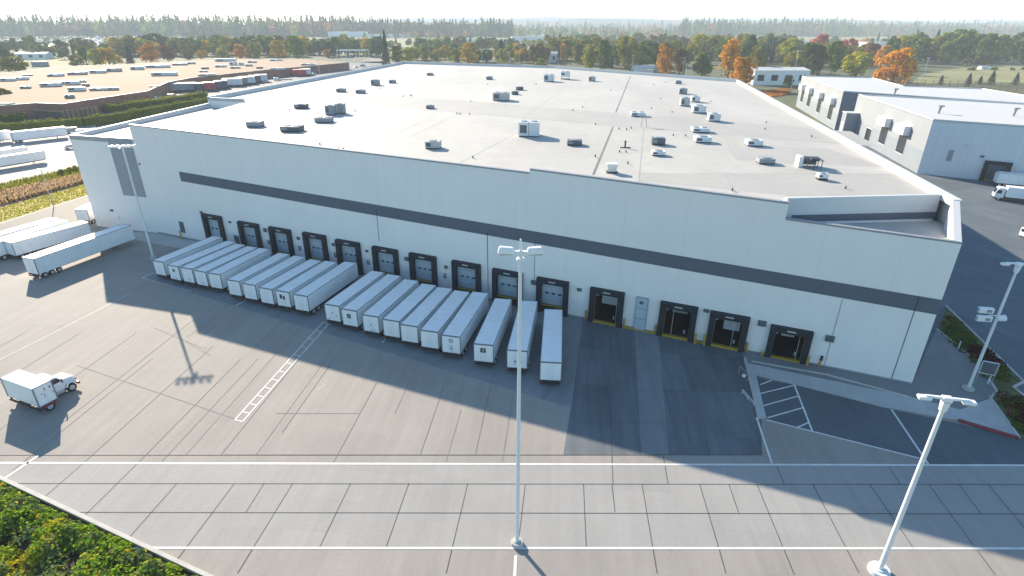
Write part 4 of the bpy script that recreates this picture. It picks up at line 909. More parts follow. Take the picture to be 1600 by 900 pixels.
b.cyl((0, -1.2, .55), (0, 1.2, .55), .04, n=6); b.cyl((0, -1.2, .3), (0, 1.2, .3), .03, n=6); b.build('rail', M['unit_white'], t)
p = at(1535, 600, .2); t = thing('sign_frame', p, R(-25), 'empty white framed sign standing in the dark planting bed', 'sign')
b = MB()
for x in (-.75, .75): b.cyl((x, 0, 0), (x, 0, 3.0), .05, n=6)
b.build('post', M['unit_grey'], t); b = MB(); b.box(-.8, .8, -.04, .04, 2.9, 3.0); b.box(-.8, .8, -.04, .04, 1.35, 1.45); b.box(-.8, -.7, -.04, .04, 1.45, 2.9); b.box(.7, .8, -.04, .04, 1.45, 2.9); b.build('frame', M['unit_white'], t)
b = MB(); b.box(-.7, .7, -.015, .015, 1.45, 2.9); b.build('board', M['unit_dark'], t)
for x, y, lab in [(1497, 545, 'short white marker post at the upper end of the planting bed'), (1543, 600, 'short white marker post near the framed sign')]:
    p = at(x, y, .1); t = thing('marker_post', p, R(20), lab, 'post'); b = MB(); b.box(-.09, .09, -.06, .06, 0, 1.1); b.build('post', M['unit_white'], t, bevel=.02); b = MB(); b.box(-.095, .095, -.065, .065, .9, 1.0); b.build('band', M['unit_grey'], t)

# ------------------------------------------------------------------ buildings on the right
def slab_building(name, pts, h, label, wall, roofm, wall_shade=None, lowz=0, cat='building', par=.5, front=None):
    """pts counter-clockwise footprint; walls with a low band of painted shade, flat roof with an edge"""
    c = pts[0]; t = thing(name, (c[0], c[1], 0), 0, label, cat)
    b = MB()
    n = len(pts)
    for i in range(n):
        p, q = pts[i], pts[(i + 1) % n]
        if front and i == 0:
            vwall(b, p, q, -.1, h, 2); continue
        if wall_shade: vwall(b, p, q, -.1, lowz, 1); vwall(b, p, q, lowz, h, 0)
        else: vwall(b, p, q, -.1, h, 0)
    b.build('wall', [wall, wall_shade or wall, front or wall], t, world=True)
    b = MB(); b.poly([(p[0], p[1]) for p in pts], h - .05); b.build('roof', roofm, t, world=True)
    if par:
        b = MB()
        for i in range(n): parapet(b, pts[i], pts[(i + 1) % n], h - .2, h + par, h + par, .35)
        b.build('roof_edge', M['coping'], t, world=True)
    return t
hr = 14.6
rA = at(1458, 188, hr).xy; rB = at(1341, 148, hr).xy; rC = at(1600, 163, hr).xy; e = at(1600, 198, hr).xy
rD = rA + (e - rA).normalized() * 110; rE = rB + (rC - rB).normalized() * 110
R2 = slab_building('office_warehouse', [rA, rD, rE, rB], hr, 'pale grey block with hooded windows nearest on the right, behind the white trucks', M['right_wall'], M['bright_roof'], M['right_wall_low_shade'], 6.2, par=.35, front=M['siding'])
sA = at(1318, 143, hr).xy; sB = at(1253, 119, hr).xy; sC = at(1363, 122, hr).xy; sD = at(1412, 135, hr).xy; sE = at(1535, 139, hr).xy; sF = at(1610, 151, hr).xy
sG = sA + (at(1340, 144.5, hr).xy - sA).normalized() * 140
R1 = slab_building('office_warehouse', [sA, sG, sF, sE, sD, sC, sB], hr, 'second grey block with four window hoods, behind the nearest right hand block', M['right_wall'], M['bright_roof'], M['right_wall_low_shade'], 6, par=.3, front=M['right_wall_front_shade'])
def face_items(root, p, q, items, h):
    d = (q - p); Lf = d.length; d = d.normalized(); n = Vector((d.y, -d.x))
    if n.dot(Vector((0, 0)) - p) < 0: n = -n
    for f, w, z0, z1, hood in items:
        c = p + d * Lf * f
        b = MB(); b.obox(c + n * .03, d, n, w / 2 + .18, .05, z0 - .2, z1 + .2); wo = b.build('window', M['unit_white'], root, world=True)
        b = MB(); b.obox(c + n * .09, d, n, w / 2, .02, z0, z1); k = b.build('pane', M['glass_dark']); k.data.transform(Matrix.Translation(-root.location)); k.parent = wo
        if hood:
            b = MB(); b.obox(c + n * .95, d, n, w / 2 + .7, .94, z1 + .1, z1 + 2.7); b.build('window_hood', M['white'], root, bevel=.06, world=True)
face_items(R2, rA, rB, [(.24, 6.0, 2.8, 8.4, 1), (.48, 6.0, 2.8, 8.4, 1), (.69, 5.0, .2, 5.4, 0)], hr)
face_items(R1, sA, sB, [(.15, 6.0, 2.6, 8.6, 1), (.41, 6.2, 2.8, 8.8, 1), (.67, 6.0, 3.0, 8.8, 1), (.87, 5.0, 3.4, 8.8, 1)], hr)
# porch beside the second block
dR = (rB - rA).normalized(); nR = Vector((-dR.y, dR.x)); nR = nR if nR.x < 0 else -nR
c = rA + dR * (rB - rA).length * .93
b = MB(); b.obox(c + nR * 2.2, dR, nR, 2.4, 2.2, 0, 8.6); po = b.build('porch', M['right_wall_low_shade'], R2, world=True, bevel=.05)
b = MB(); b.obox(c + nR * 2.2, dR, nR, 2.42, 2.42, 8.6, 8.9); b.obox(c + nR * 4.42 - dR * .2, dR, nR, 1.0, .02, .5, 5.5, 0); k = b.build('porch_roof', M['coping']); k.data.transform(Matrix.Translation(-R2.location)); k.parent = po
# loading door in the yard face of the nearest block
dE = (e - rA).normalized(); nE = Vector((dE.y, -dE.x))
nE = nE if nE.y < 0 else -nE
def rface(s, z, o=0): p = rA + dE * s + nE * o; return (p.x, p.y, z)
fx = 17.0
b = MB(); 
for sd in (-1, 1): b.obox((rA + dE * (fx + sd * 2.4) + nE * .35), dE, nE, .5, .35, 0, 4.6)
b.obox(rA + dE * fx + nE * .35, dE, nE, 2.9, .36, 4.6, 5.4); dd = b.build('loading_door', M['shelter'], R2, world=True)
b = MB(); b.obox(rA + dE * fx + nE * .03, dE, nE, 1.9, .03, .2, 4.6); k = b.build('door_panel', M['unit_dark']); k.data.transform(Matrix.Translation(-R2.location)); k.parent = dd
b = MB(); b.obox(rA + dE * fx + nE * .5, dE, nE, 1.9, .12, .3, .55)
for sd in (-1, 1): b.obox(rA + dE * (fx + sd * 1.85) + nE * .12, dE, nE, .08, .08, .3, 4.4)
k = b.build('door_guide', M['yellow']); k.data.transform(Matrix.Translation(-R2.location)); k.parent = dd
b = MB(); b.obox(rA + dE * 6.2 + nE * .03, dE, nE, .6, .04, 4.2, 7.2); k = b.build('side_door', M['panel_grey'], R2, world=True)
b = MB(); b.obox(rA + dE * 6.2 + nE * .08, dE, nE, .52, .02, 4.3, 7.1); q = b.build('door_panel', M['right_wall']); q.data.transform(Matrix.Translation(-R2.location)); q.parent = k
for s, z, w in [(9.6, 8.6, .5), (13.2, 6.0, .4)]:
    b = MB(); b.obox(rA + dE * s + nE * .2, dE, nE, w, .2, z, z + .55); b.build('wall_lamp', M['unit_white'] if z > 8 else M['unit_dark'], R2, bevel=.05, world=True)
for x, y, lab in [(1466, 177, 'grey flared exhaust stack on the nearest right hand roof'), (1583, 181, 'thin exhaust stack near the right frame edge on the nearest right hand roof'), (1397, 148, 'small exhaust stack by the edge between the two right hand roofs')]:
    p = at(x, y, hr); t = thing('exhaust_stack', (p.x, p.y, hr - .05), 0, lab, 'exhaust stack'); b = MB(); b.cyl((0, 0, 0), (.2, 0, 1.9), .3, .4, 8); b.build('pipe', M['unit_grey'], t); b = MB(); b.box(-.6, 1.0, -.5, .5, 1.9, 2.3); b.build('cap', M['unit_grey'], t, bevel=.04)

# ------------------------------------------------------------------ tan roofed building on the left
zt = 5.8
tp = [at(x, y, zt).xy for x, y in ((-160, 178), (15, 164), (56, 161), (97, 162.5), (158, 153), (230, 142.5), (262, 128.5), (300, 121.5), (412, 109.5), (480, 103.5), (545, 97.5), (470, 92), (330, 92.5), (205, 100), (100, 103.5), (0, 115), (-160, 130))]
tb = slab_building('brick_building', tp, zt, 'vast low brick building with a tan flat roof, left of the warehouse', M['brick'], M['tan_roof'], par=.12)
for a, b_, m in [((58, 190), (98, 193), 'dark_fence'), ((99, 192), (158, 183), 'brown_fence')]:
    p, q = at(*a).xy, at(*b_).xy; t = thing('board_fence', (*p, 0), 0, 'dark green screened fence in front of the tan roofed building' if m == 'dark_fence' else 'weathered brown board fence in front of the tan roofed building', 'fence')
    b = MB(); parapet(b, p, q, 0, 4.6, 4.6, .15); b.build('board_panel', M[m], t, world=True)
    b = MB(); n = 8
    for i in range(n + 1): k = p + (q - p) * i / n; b.obox(k, Vector((1, 0)), Vector((0, 1)), .12, .2, 0, 4.8)
    b.build('post', M['dark_fence'], t, world=True)
TU = [(0, 20, 122, 127, W_), (20, 40, 120, 125, W_), (35, 48, 116, 118.5, G_), (73, 95, 115, 119.5, W_), (105, 131, 112, 117, Be), (139, 162, 109.5, 114.5, W_), (163, 186, 106, 112, Be), (203, 222, 104, 109, W_), (226, 260, 101, 106, W_), (268, 290, 98.5, 102, Be), (292, 304, 97, 100, Be), (62, 90, 129, 135.5, W_), (85, 100, 127, 132, G_), (101, 121, 126.5, 132.5, W_),
      (123, 133, 125, 128.5, W_), (128, 138, 131, 135, M['house_red']), (106, 129, 136, 142.5, W_), (139, 165, 136.5, 141.5, W_), (168, 183, 136.5, 141, Be), (101, 114, 148, 153.5, G_), (31, 45, 134.5, 138.5, Be), (235, 271, 112.5, 118.5, W_), (232, 245, 134, 136, Be), (308, 334, 115, 119, Be), (311, 323, 110, 112.5, W_), (314, 325, 105, 108, D_), (335, 352, 101.5, 105, W_), (358, 370, 97, 102, W_),
      (373, 381, 98, 102, W_), (359, 374, 104, 107, Be), (383, 394, 100.5, 103.5, Be), (400, 410, 104.5, 107, D_), (420, 443, 106, 109.5, Be), (469, 491, 99, 102, W_), (334, 365, 91.5, 96, W_), (420, 440, 92.5, 95, W_), (386, 400, 95, 98, W_)]
for i, (xl, xr, yt, yb, m) in enumerate(TU):
    kind = {id(W_): 'white', id(G_): 'grey', id(Be): 'beige', id(D_): 'dark'}.get(id(m), 'red')
    lab = {'white': 'low white unit on the vast tan roof', 'grey': 'low grey unit on the vast tan roof', 'beige': 'low beige unit on the vast tan roof', 'dark': 'low dark unit on the vast tan roof', 'red': 'single red unit on the vast tan roof'}[kind]
    unit(xl, xr, yt, yb, m, lab, 'box', R(20), .45, zt, kind + ' units on the tan roof' if kind != 'red' else None)
# paving round it
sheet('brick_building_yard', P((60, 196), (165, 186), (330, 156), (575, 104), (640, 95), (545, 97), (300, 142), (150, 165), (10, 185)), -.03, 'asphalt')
sheet('access_road', P((560, 97), (600, 99), (596, 80), (580, 79), (588, 86)), -.03, 'road')

# ------------------------------------------------------------------ small background buildings
def cottage(x0, x1, yb, ytop, wall, roofm, label, depth=1.0, gable=.0, windows=0, name='shed', group=None):
    p, q = at(x0, yb), at(x1, yb); w = (q - p).length; d = (q - p).normalized(); n = Vector((-d.y, d.x, 0))
    h = (yb - ytop) / px_per_m(p); dp = w * depth
    t = thing(name, p, math.atan2(d.y, d.x), label, 'building', group)
    b = MB(); b.box(0, w, 0, dp, -.1, h * (1 - gable * .4)); b.build('wall', M[wall], t)
    hz = h * (1 - gable * .4)
    b = MB()
    if gable: b.add([(-.4, -.4, hz), (w + .4, -.4, hz), (w + .4, dp / 2, h), (-.4, dp / 2, h), (-.4, dp + .4, hz), (w + .4, dp + .4, hz)], [(0, 1, 2, 3), (3, 2, 5, 4), (0, 3, 4), (1, 5, 2)])
    else: b.box(-.2, w + .2, -.2, dp + .2, hz + .003, hz + .35)
    b.build('roof', M[roofm], t)
    for i in range(windows):
        b = MB(); xx = w * (i + .5) / windows; b.box(xx - w * .06, xx + w * .06, -.06, .02, h * .25, h * .6); b.build('window', M['glass_dark'], t)
    return t
cottage(1176, 1262, 133, 108, 'house_white', 'bright_roof', 'white low building with a dark window right of the warehouse roof', .55, .35, 4, 'house')
cottage(25, 73, 92.5, 82.5, 'house_white', 'house_white', 'white house on a green lawn at the far left', .4, .5, 3, 'house')
cottage(50, 72, 104, 97.5, 'house_grey', 'bright_roof', 'dark shed with a white roof below the white house', .4, 0, 0)
cottage(141, 164, 83, 78, 'house_white', 'bright_roof', 'white low shed among trees behind the tan roof', .4, 0, 0)
cottage(513, 575, 58, 50.5, 'house_white', 'bright_roof', 'large white hall before the hazy far forest', .3, 0, 0, 'hall')
cottage(402, 466, 57, 52.5, 'house_white', 'bright_roof', 'long low white hall left of the large white hall', .2, 0, 0, 'hall')
cottage(575, 640, 58.5, 54, 'house_white', 'bright_roof', 'low white hall right of the large white hall', .2, 0, 0, 'hall')
cottage(722, 800, 70, 62, 'house_white', 'bright_roof', 'long white shed beyond the bright yellow tree', .2, 0, 0, 'hall')
cottage(800, 850, 66, 58, 'house_white', 'bright_roof', 'pale long shed right of the bright yellow tree', .2, 0, 0, 'hall')
cottage(801, 822, 88, 77, 'house_red', 'house_red', 'red walled shed beyond the middle of the warehouse roof', .6, 0, 0)
cottage(848, 868, 80, 65, 'house_grey', 'house_roof', 'grey roofed house beyond the middle of the warehouse roof', .8, .6, 2, 'house')
cottage(845, 872, 98, 82, 'house_white', 'house_roof', 'pale roofed house beside the narrow orange tree', .8, .5, 2, 'house')
cottage(1070, 1098, 66, 61, 'house_white', 'bright_roof', 'small white hall among the far trees right of centre', .3, 0, 0, 'hall')
cottage(1352, 1392, 76, 67, 'house_white', 'bright_roof', 'white roofed hall behind the red trees', .5, 0, 0, 'hall')
cottage(930, 957, 66, 61, 'house_grey', 'bright_roof', 'low grey hall among the far trees', .3, 0, 0, 'hall')
cottage(1240, 1260, 69, 64.5, 'house_white', 'bright_roof', 'small white shed left of the first red tree', .4, 0, 0)
cottage(1533, 1545, 108.5, 103, 'house_white', 'house_roof', 'tiny white hut on the lawn between low bushes', .6, .5, 1)
cottage(320, 346, 56, 53, 'house_white', 'bright_roof', 'far white hall left of the hazy forest gap', .2, 0, 0, 'hall')
cottage(2, 22, 186, 164, 'house_white', 'pale_concrete', 'pale concrete annexe at the left end of the brick building', .6, 0, 0)
cottage(46, 70, 181, 170, 'house_grey', 'bright_roof', 'small grey container shed behind the hedge', .4, 0, 0)
# silver trucks parked beyond the far parapet
small_car(at(983, 113).xy, R(88), 'dark windowed truck cab beyond the far parapet', 'cargo_grey', True)
trailer_px(((990, 101), (991, 104), (1022, 100), (1024, 103)), 'silver trailer parked beyond the far parapet beside the orange tree', None, H=4, W2=2.6, body='cargo_white', doors=False)
trailer_px(((990, 107), (991, 110), (1020, 107.5), (1022, 110)), 'lower silver trailer in front of the other one beyond the far parapet', None, H=3.4, W2=2.5, body='cargo_white', doors=False)
# open steel frame
p = at(528, 96); q = at(572, 95); w = (q - p).length; t = thing('steel_frame', p, 0, 'open pale steel frame standing beyond the tan roofed building', 'steel frame'); h = 15.5 / px_per_m(p)
for i in range(4):
    for y in (0, 14): b = MB(); b.cyl((w * i / 3, y, 0), (w * i / 3, y, h), .3, n=6); b.build('post', M['house_white'], t)
b = MB(); b.box(-.5, w + .5, -.4, .4, h, h + .8); b.box(-.5, w + .5, 13.6, 14.4, h, h + .8); b.build('beam', M['house_white'], t)

# fields
sheet('lawn', P((1440, 116), (1490, 108), (1600, 97), (1800, 90), (1800, 130), (1600, 129), (1425, 130)), -.03, 'lawn')
sheet('lawn', P((60, 93.5), (112, 92), (118, 104), (72, 104)), -.03, 'lawn')
sheet('field', P((1090, 57), (1160, 55), (1290, 59), (1445, 59), (1440, 66), (1120, 65)), -.03, 'lawn')
sheet('field', P((1290, 57), (1700, 58), (1700, 63), (1440, 66), (1290, 63)), -.02, 'lawn')
sheet('field', P((580, 62), (720, 60), (700, 72), (600, 74)), -.03, 'lawn')
sheet('car_park', P((-60, 75), (-60, 56), (290, 55), (300, 70)), -.03, 'pale_concrete')

# wire fence along the lawn
pa, pb = at(1405, 139), at(1700, 150); t = thing('wire_fence', pa, 0, 'dark post and wire fence between the lawn and the right hand roofs', 'fence')
n = 22; hf = 15 / px_per_m(pa)
for i in range(n + 1):
    k = pa + (pb - pa) * i / n; b = MB(); b.cyl((k.x, k.y, 0), (k.x, k.y, hf), .16, n=5); b.build('post', M['brown_fence'], t, world=True)
b = MB()
for z in (.25, .45, .65, .85, .97):
    b.cyl(pa + Vector((0, 0, hf * z)), pb + Vector((0, 0, hf * z)), .07, n=4)
for i in range(120):
    k = pa + (pb - pa) * i / 120; b.box(k.x - .05, k.x + .05, k.y - .03, k.y + .03, 0, hf * .7)
b.build('wire', M['brown_fence'], t, world=True)

# ------------------------------------------------------------------ foliage
def rsphere():
    while True:
        v = Vector((rnd.uniform(-1, 1), rnd.uniform(-1, 1), rnd.uniform(-1, 1)))
        if .05 < v.length < 1: return v.normalized()
def crown_decid(n, spread=.5, low=.18, clumps=16, size=.075, shape='round'):
    b = MB(); cl = []
    for i in range(clumps):
        t = rnd.random(); z = low + .12 + (.80 - low) * t
        prof = {'round': math.sin(math.pi * min(1, .12 + .80 * t)) ** .6, 'tall': (1 - abs(2 * t - .85) ** 2 * .5) * .8, 'wide': (1 - t * .55)}[shape]
        a = rnd.uniform(0, 6.28); r_ = spread * prof * math.sqrt(rnd.uniform(.05, .75))
        cl.append((Vector((math.cos(a) * r_, math.sin(a) * r_, z)), rnd.uniform(.11, .22) * (1.15 - .35 * t)))
    for i in range(n):
        c, r_ = rnd.choice(cl); d = rsphere()
        if d.z < -.3 and rnd.random() < .6: d.z = -d.z
        p = c + d * r_ * rnd.uniform(.72, 1.08); p.z = min(p.z, 1.0)
        nn = (d + .55 * rsphere())
        b.leaf(p, size * rnd.uniform(.6, 1.35), nn)
    return b
def crown_conifer(n, spread=.2, low=.06, size=.05):
    b = MB()
    tiers = 15
    for i in range(n):
        t = rnd.random() ** .75; k = math.floor(t * tiers) / tiers
        fr = (t * tiers) % 1.0
        r_ = spread * (1 - t) ** .85 * (1.0 - .38 * fr) + .008
        a = rnd.uniform(0, 6.28); rr = r_ * rnd.uniform(.55, 1.1)
        p = Vector((math.cos(a) * rr, math.sin(a) * rr, low + (1 - low) * t - .015))
        b.leaf(p, size * rnd.uniform(.6, 1.3) * (1.1 - .5 * t), Vector((math.cos(a), math.sin(a), .9)) + .5 * rsphere(), asp=.7)
    return b
def trunk_mesh(h=.5, r=.022):
    b = MB(); b.cyl((0, 0, -.02), (.01, 0, h), r, r * .5, 7)
    for i in range(5):
        a = rnd.uniform(0, 6.28); z = rnd.uniform(.2, h); b.cyl((0, 0, z), (math.cos(a) * .22, math.sin(a) * .22, z + .24), r * .5, r * .15, 5)
    return b.mesh('trunk', M['bark'])
SHAPES = {'round': [crown_decid(2000, .46, .04, 24, .085, 'round').mesh('crown', []) for _ in range(4)], 'tall': [crown_decid(1600, .30, .03, 22, .075, 'tall').mesh('crown', []) for _ in range(3)],
          'wide': [crown_decid(1900, .62, .04, 26, .10, 'wide').mesh('crown', []) for _ in range(2)], 'conifer': [crown_conifer(1800, .21, .03, .065).mesh('crown', []) for _ in range(3)], 'spruce': [crown_conifer(1500, .36, .03, .07).mesh('crown', []) for _ in range(2)]}
TRUNK = [trunk_mesh() for _ in range(3)]
CACHE = {}
def tree(p, H, width, shape, leaf, label, group=None, name=None, cat='tree'):
    nm = name or ('conifer_tree' if shape in ('conifer', 'spruce') else 'tree')
    t = thing(nm, p, rnd.uniform(0, 6.28), label, cat, group)
    me = rnd.choice(SHAPES[shape]); key = (me.name, leaf)
    if key not in CACHE:
        m2 = me.copy(); m2.materials.clear(); m2.materials.append(LEAF[leaf]); CACHE[key] = m2
    base_w = {'round': .46, 'tall': .30, 'wide': .62, 'conifer': .21, 'spruce': .36}[shape] * 2 + .12
    s = width / base_w
    for n_, d in (('trunk', rnd.choice(TRUNK)), ('crown', CACHE[key])):
        o = bpy.data.objects.new(n_, d); COL.objects.link(o); o.parent = t
    t.scale = (s, s, H)
    return t
def tree_px(x, yb, yt, w, shape, leaf, label, group=None, **kw):
    p = at(x, yb); k = px_per_m(p); return tree(p, (yb - yt) / k * 1.02, w / k, shape, leaf, label, group, **kw)
T = tree_px
# single trees that stand out
T(26, 118, 92, 52, 'wide', 'olive', 'broad olive tree at the far left behind the tan roof')
T(14, 101, 75, 26, 'tall', 'pale', 'pale willowy tree above the broad olive tree at far left')
T(10, 166, 140, 32, 'round', 'olive', 'green tree standing before the tan roof at the left frame edge')
T(101, 93, 80, 24, 'wide', 'mid', 'clipped round green tree beside the lawn at far left')
T(123, 107, 88, 24, 'round', 'olive', 'yellowish olive tree right of the far left lawn')
T(136, 100, 75, 22, 'tall', 'mid', 'upright green tree right of the far left lawn')
T(152, 106, 80, 24, 'round', 'lime', 'yellow green tree left of the big golden tree')
T(172, 105, 78, 48, 'wide', 'yellow', 'big golden tree behind the left part of the tan roof')
T(205, 101, 73, 22, 'conifer', 'conifer', 'dark conifer between the golden and the orange tree')
T(236, 99, 72, 30, 'round', 'orange', 'orange tree behind the tan roof, right of the dark conifer')
T(263, 97, 75, 28, 'round', 'rust', 'rusty brown tree beside the orange tree behind the tan roof')
T(297, 94, 78, 24, 'round', 'brown', 'brownish tree with an orange top behind the tan roof')
T(317, 93, 80, 17, 'round', 'yellow', 'small round yellow tree behind the tan roof')
T(349, 92, 72, 22, 'round', 'lime', 'yellow green tree left of a small orange one behind the tan roof')
T(378, 92, 71, 26, 'round', 'orange', 'orange tree at the middle of the tan roof back edge')
T(400, 92, 68, 26, 'round', 'olive', 'olive tree left of the bright yellow one behind the tan roof')
T(435, 92, 67, 28, 'round', 'yellow', 'bright yellow tree behind the right part of the tan roof')
T(466, 92, 60, 32, 'round', 'mid', 'tall green tree right of the bright yellow one behind the tan roof')
T(512, 90, 78, 13, 'round', 'orange', 'tiny orange tree beside the steel frame')
T(604, 104, 52, 24, 'conifer', 'conifer', 'tall dark conifer at the far left corner of the warehouse roof')
T(621, 100, 74, 26, 'round', 'olive', 'olive tree right of the tall dark corner conifer')
T(637, 99, 76, 26, 'round', 'lime', 'yellow green tree right of the corner conifer and olive tree')
T(733, 101, 70, 32, 'round', 'yellow', 'brightest yellow tree rising behind the far parapet')
T(783, 96, 64, 26, 'conifer', 'conifer', 'black green conifer right of the brightest yellow tree')
T(840, 102, 72, 38, 'round', 'brown', 'brown olive bush tree behind the middle of the far parapet')
T(846, 106, 92, 22, 'round', 'lime', 'small yellow green bush at the middle of the far parapet')
T(879, 96, 71, 16, 'tall', 'orange', 'narrow flame orange tree beyond the middle of the roof')
T(874, 86, 55, 24, 'conifer', 'mid', 'pointed green tree behind the narrow flame orange tree')
T(904, 100, 68, 24, 'round', 'olive', 'olive tree right of the narrow flame orange tree')
T(921, 110, 78, 22, 'tall', 'lime', 'upright yellow green tree left of the dark round tree')
T(943, 110, 68, 30, 'round', 'dark', 'dark round tree behind the far parapet')
T(976, 108, 62, 42, 'round', 'olive', 'large yellowish olive tree left of the silver truck')
T(1037, 119, 75, 31, 'round', 'orange', 'orange yellow tree right of the silver trailers')
T(1060, 118, 78, 28, 'round', 'brown', 'brown gold tree right of the orange yellow one')
T(1096, 120, 84, 36, 'round', 'mid', 'round mid green tree between the orange trees')
T(1137, 124, 68, 36, 'tall', 'orange', 'tallest orange tree by the far right corner of the roof')
T(1157, 139, 95, 48, 'round', 'orange', 'broad deep orange tree right in front of the tallest orange one')
T(1275, 92, 58, 38, 'round', 'red', 'left red tree beyond the right hand blocks')
T(1322, 96, 64, 38, 'round', 'red', 'right red tree, nearer and brighter than the other')
T(1237, 112, 83, 40, 'round', 'lime', 'yellow green tree above the white low building')
T(1267, 117, 72, 44, 'round', 'dark', 'big dark tree right of the yellow green one beyond the white building')
T(1297, 117, 70, 34, 'round', 'mid', 'green tree below the right red tree')
T(1336, 123, 86, 50, 'round', 'lime', 'yellow green tree with an orange side, behind the right hand blocks')
T(1358, 106, 70, 28, 'round', 'rust', 'pinkish brown tree behind the golden orange tree')
T(1393, 132, 80, 62, 'round', 'orange', 'largest golden orange tree behind the right hand blocks')
T(1375, 108, 75, 28, 'tall', 'orange', 'orange tree peeping out behind the largest golden one')
for x, yb, yt, w, lab in [(1469, 132, 118, 14, 'small dark spruce at the left end of the lawn row'), (1511, 135, 115, 17, 'second dark spruce of the lawn row'), (1530, 132, 119, 13, 'smallest dark spruce in the middle of the lawn row'), (1547, 133, 111, 19, 'tallest dark spruce of the lawn row'), (1585, 133, 114, 17, 'dark spruce at the right end of the lawn row')]:
    T(x, yb, yt, w, 'spruce', 'spruce', lab, 'spruces in a row on the lawn')
T(1510, 104, 93, 26, 'wide', 'pale', 'pale olive bush at the back of the lawn')
T(1535, 101, 95, 10, 'round', 'orange', 'tiny orange shrub at the back of the lawn')
T(1415, 117, 92, 24, 'round', 'rust', 'purple brown tree right of the largest golden orange tree')
for x in (1518, 1553, 1581, 1598): T(x, 110, 105.5, 14 if x < 1570 else 9, 'wide', 'dark', 'low dark bush in a row across the lawn', 'low bushes across the lawn', name='bush', cat='bush')
T(1230, 137, 120, 22, 'wide', 'dark', 'dark green bush before the white low building', name='bush', cat='bush')
T(1180, 118, 76, 30, 'round', 'olive', 'olive tree right of the broad deep orange tree')
T(1165, 104, 60, 28, 'round', 'dark', 'dark tree behind the tallest orange one')
# belts of trees one can tell apart only by kind
def belt(x0, x1, yb0, yb1, hpx, n, kinds, place, wj=(.85, 1.3)):
    n = int(n * 1.7)
    for i in range(n):
        x = x0 + (x1 - x0) * (i + rnd.uniform(.1, .9)) / n; yb = rnd.uniform(yb0, yb1); h = hpx * rnd.uniform(.75, 1.15); k = rnd.choice(kinds)
        shape, leaf, word = k
        w = h * (rnd.uniform(*wj) if shape not in ('conifer',) else rnd.uniform(.38, .52))
        lab = word + ' ' + place
        T(x, yb, yb - h, w, shape, leaf, lab, lab)
CON = ('conifer', 'conifer', 'dark conifer'); DG = ('round', 'dark', 'dark green tree'); MG = ('round', 'mid', 'mid green tree'); OL = ('round', 'olive', 'olive green tree'); BR = ('round', 'brown', 'brownish tree'); YE = ('round', 'yellow', 'yellow tree'); RU = ('round', 'rust', 'rusty tree'); OR = ('round', 'orange', 'orange tree'); TL = ('tall', 'mid', 'slender green tree'); LI = ('round', 'lime', 'yellow green tree')
belt(180, 600, 84, 89, 26, 34, [CON, DG, MG, MG, OL, TL, LI, YE], 'in the belt behind the tan roof')
belt(-20, 240, 80, 92, 19, 17, [CON, DG, MG, OL, TL], 'in the thin belt at the far left')
belt(640, 860, 92, 99, 20, 18, [OL, OL, MG, YE, LI, DG], 'in the low belt behind the far parapet')
belt(650, 800, 76, 82, 17, 13, [CON, DG, OL, TL, MG], 'in the second belt behind the far parapet')
belt(860, 1250, 92, 106, 32, 28, [DG, MG, MG, OL, OL, CON, LI], 'in the dense belt behind the roof right of centre')
belt(840, 1250, 74, 82, 20, 26, [MG, MG, OL, CON, RU, TL], 'in the upper belt right of centre')
belt(1180, 1360, 86, 106, 28, 13, [DG, DG, MG, OL, CON], 'in the belt around the red trees')
belt(1385, 1640, 92, 101, 38, 22, [DG, MG, MG, CON, CON, OL], 'in the dark belt behind the lawn')
belt(1420, 1640, 80, 88, 22, 14, [DG, MG, OL, CON, OR], 'in the upper belt behind the lawn')

def forest(name, x0, x1, yb0, yb1, hpx, n, label, conifer=.6, leafs=('dark', 'conifer', 'mid', 'rust'), nl=55):
    b = MB(); ms = [LEAF[l] for l in leafs]
    n = int(n * 1.9)
    for i in range(n):
        x = x0 + (x1 - x0) * (i + rnd.random()) / n; yb = rnd.uniform(yb0, yb1); p = at(x, yb); k = px_per_m(p); H = hpx * rnd.uniform(.6, 1.12) / k
        con = rnd.random() < conifer
        mi = rnd.choice([0, 1, 1]) if con and name == 'forest' else 0 if con else rnd.choice(range(len(leafs)))
        for j in range(nl):
            a = rnd.uniform(0, 6.28)
            if con:
                t = rnd.random() ** .8; r_ = H * .25 * (1 - t) + .3; q = p + Vector((math.cos(a) * r_ * rnd.uniform(.4, 1), math.sin(a) * r_ * rnd.uniform(.4, 1), H * t)); b.leaf(q, H * .19 * (1.15 - .65 * t), Vector((math.cos(a), math.sin(a), .8)) + .4 * rsphere(), mi)
            else:
                d = rsphere(); q = p + Vector((d.x * H * .36, d.y * H * .36, H * (.36 + .38 * d.z))); b.leaf(q, H * .19, d + .4 * rsphere(), mi)
    return tag(b.build(name, ms), label, 'forest', kind='stuff')
forest('forest', -60, 560, 54, 57.5, 27, 330, 'hazy blue conifer forest along the left horizon', .75)
forest('forest', 540, 800, 55, 58, 25, 110, 'hazy forest belt left of centre below the far hills', .6)
forest('forest', 560, 1110, 46, 60, 15, 260, 'scattered hazy woods in the middle distance below the hills', .45)
forest('forest', 1060, 1330, 53, 57, 23, 130, 'hazy conifer wood right of centre', .75)
forest('forest', 1240, 1680, 50, 58, 19, 260, 'hazy mixed autumn wood along the right horizon', .4, ('dark', 'conifer', 'rust', 'mid'))
forest('forest', -60, 420, 60, 64, 7, 90, 'low scrub along the edge of the far car park', .2)

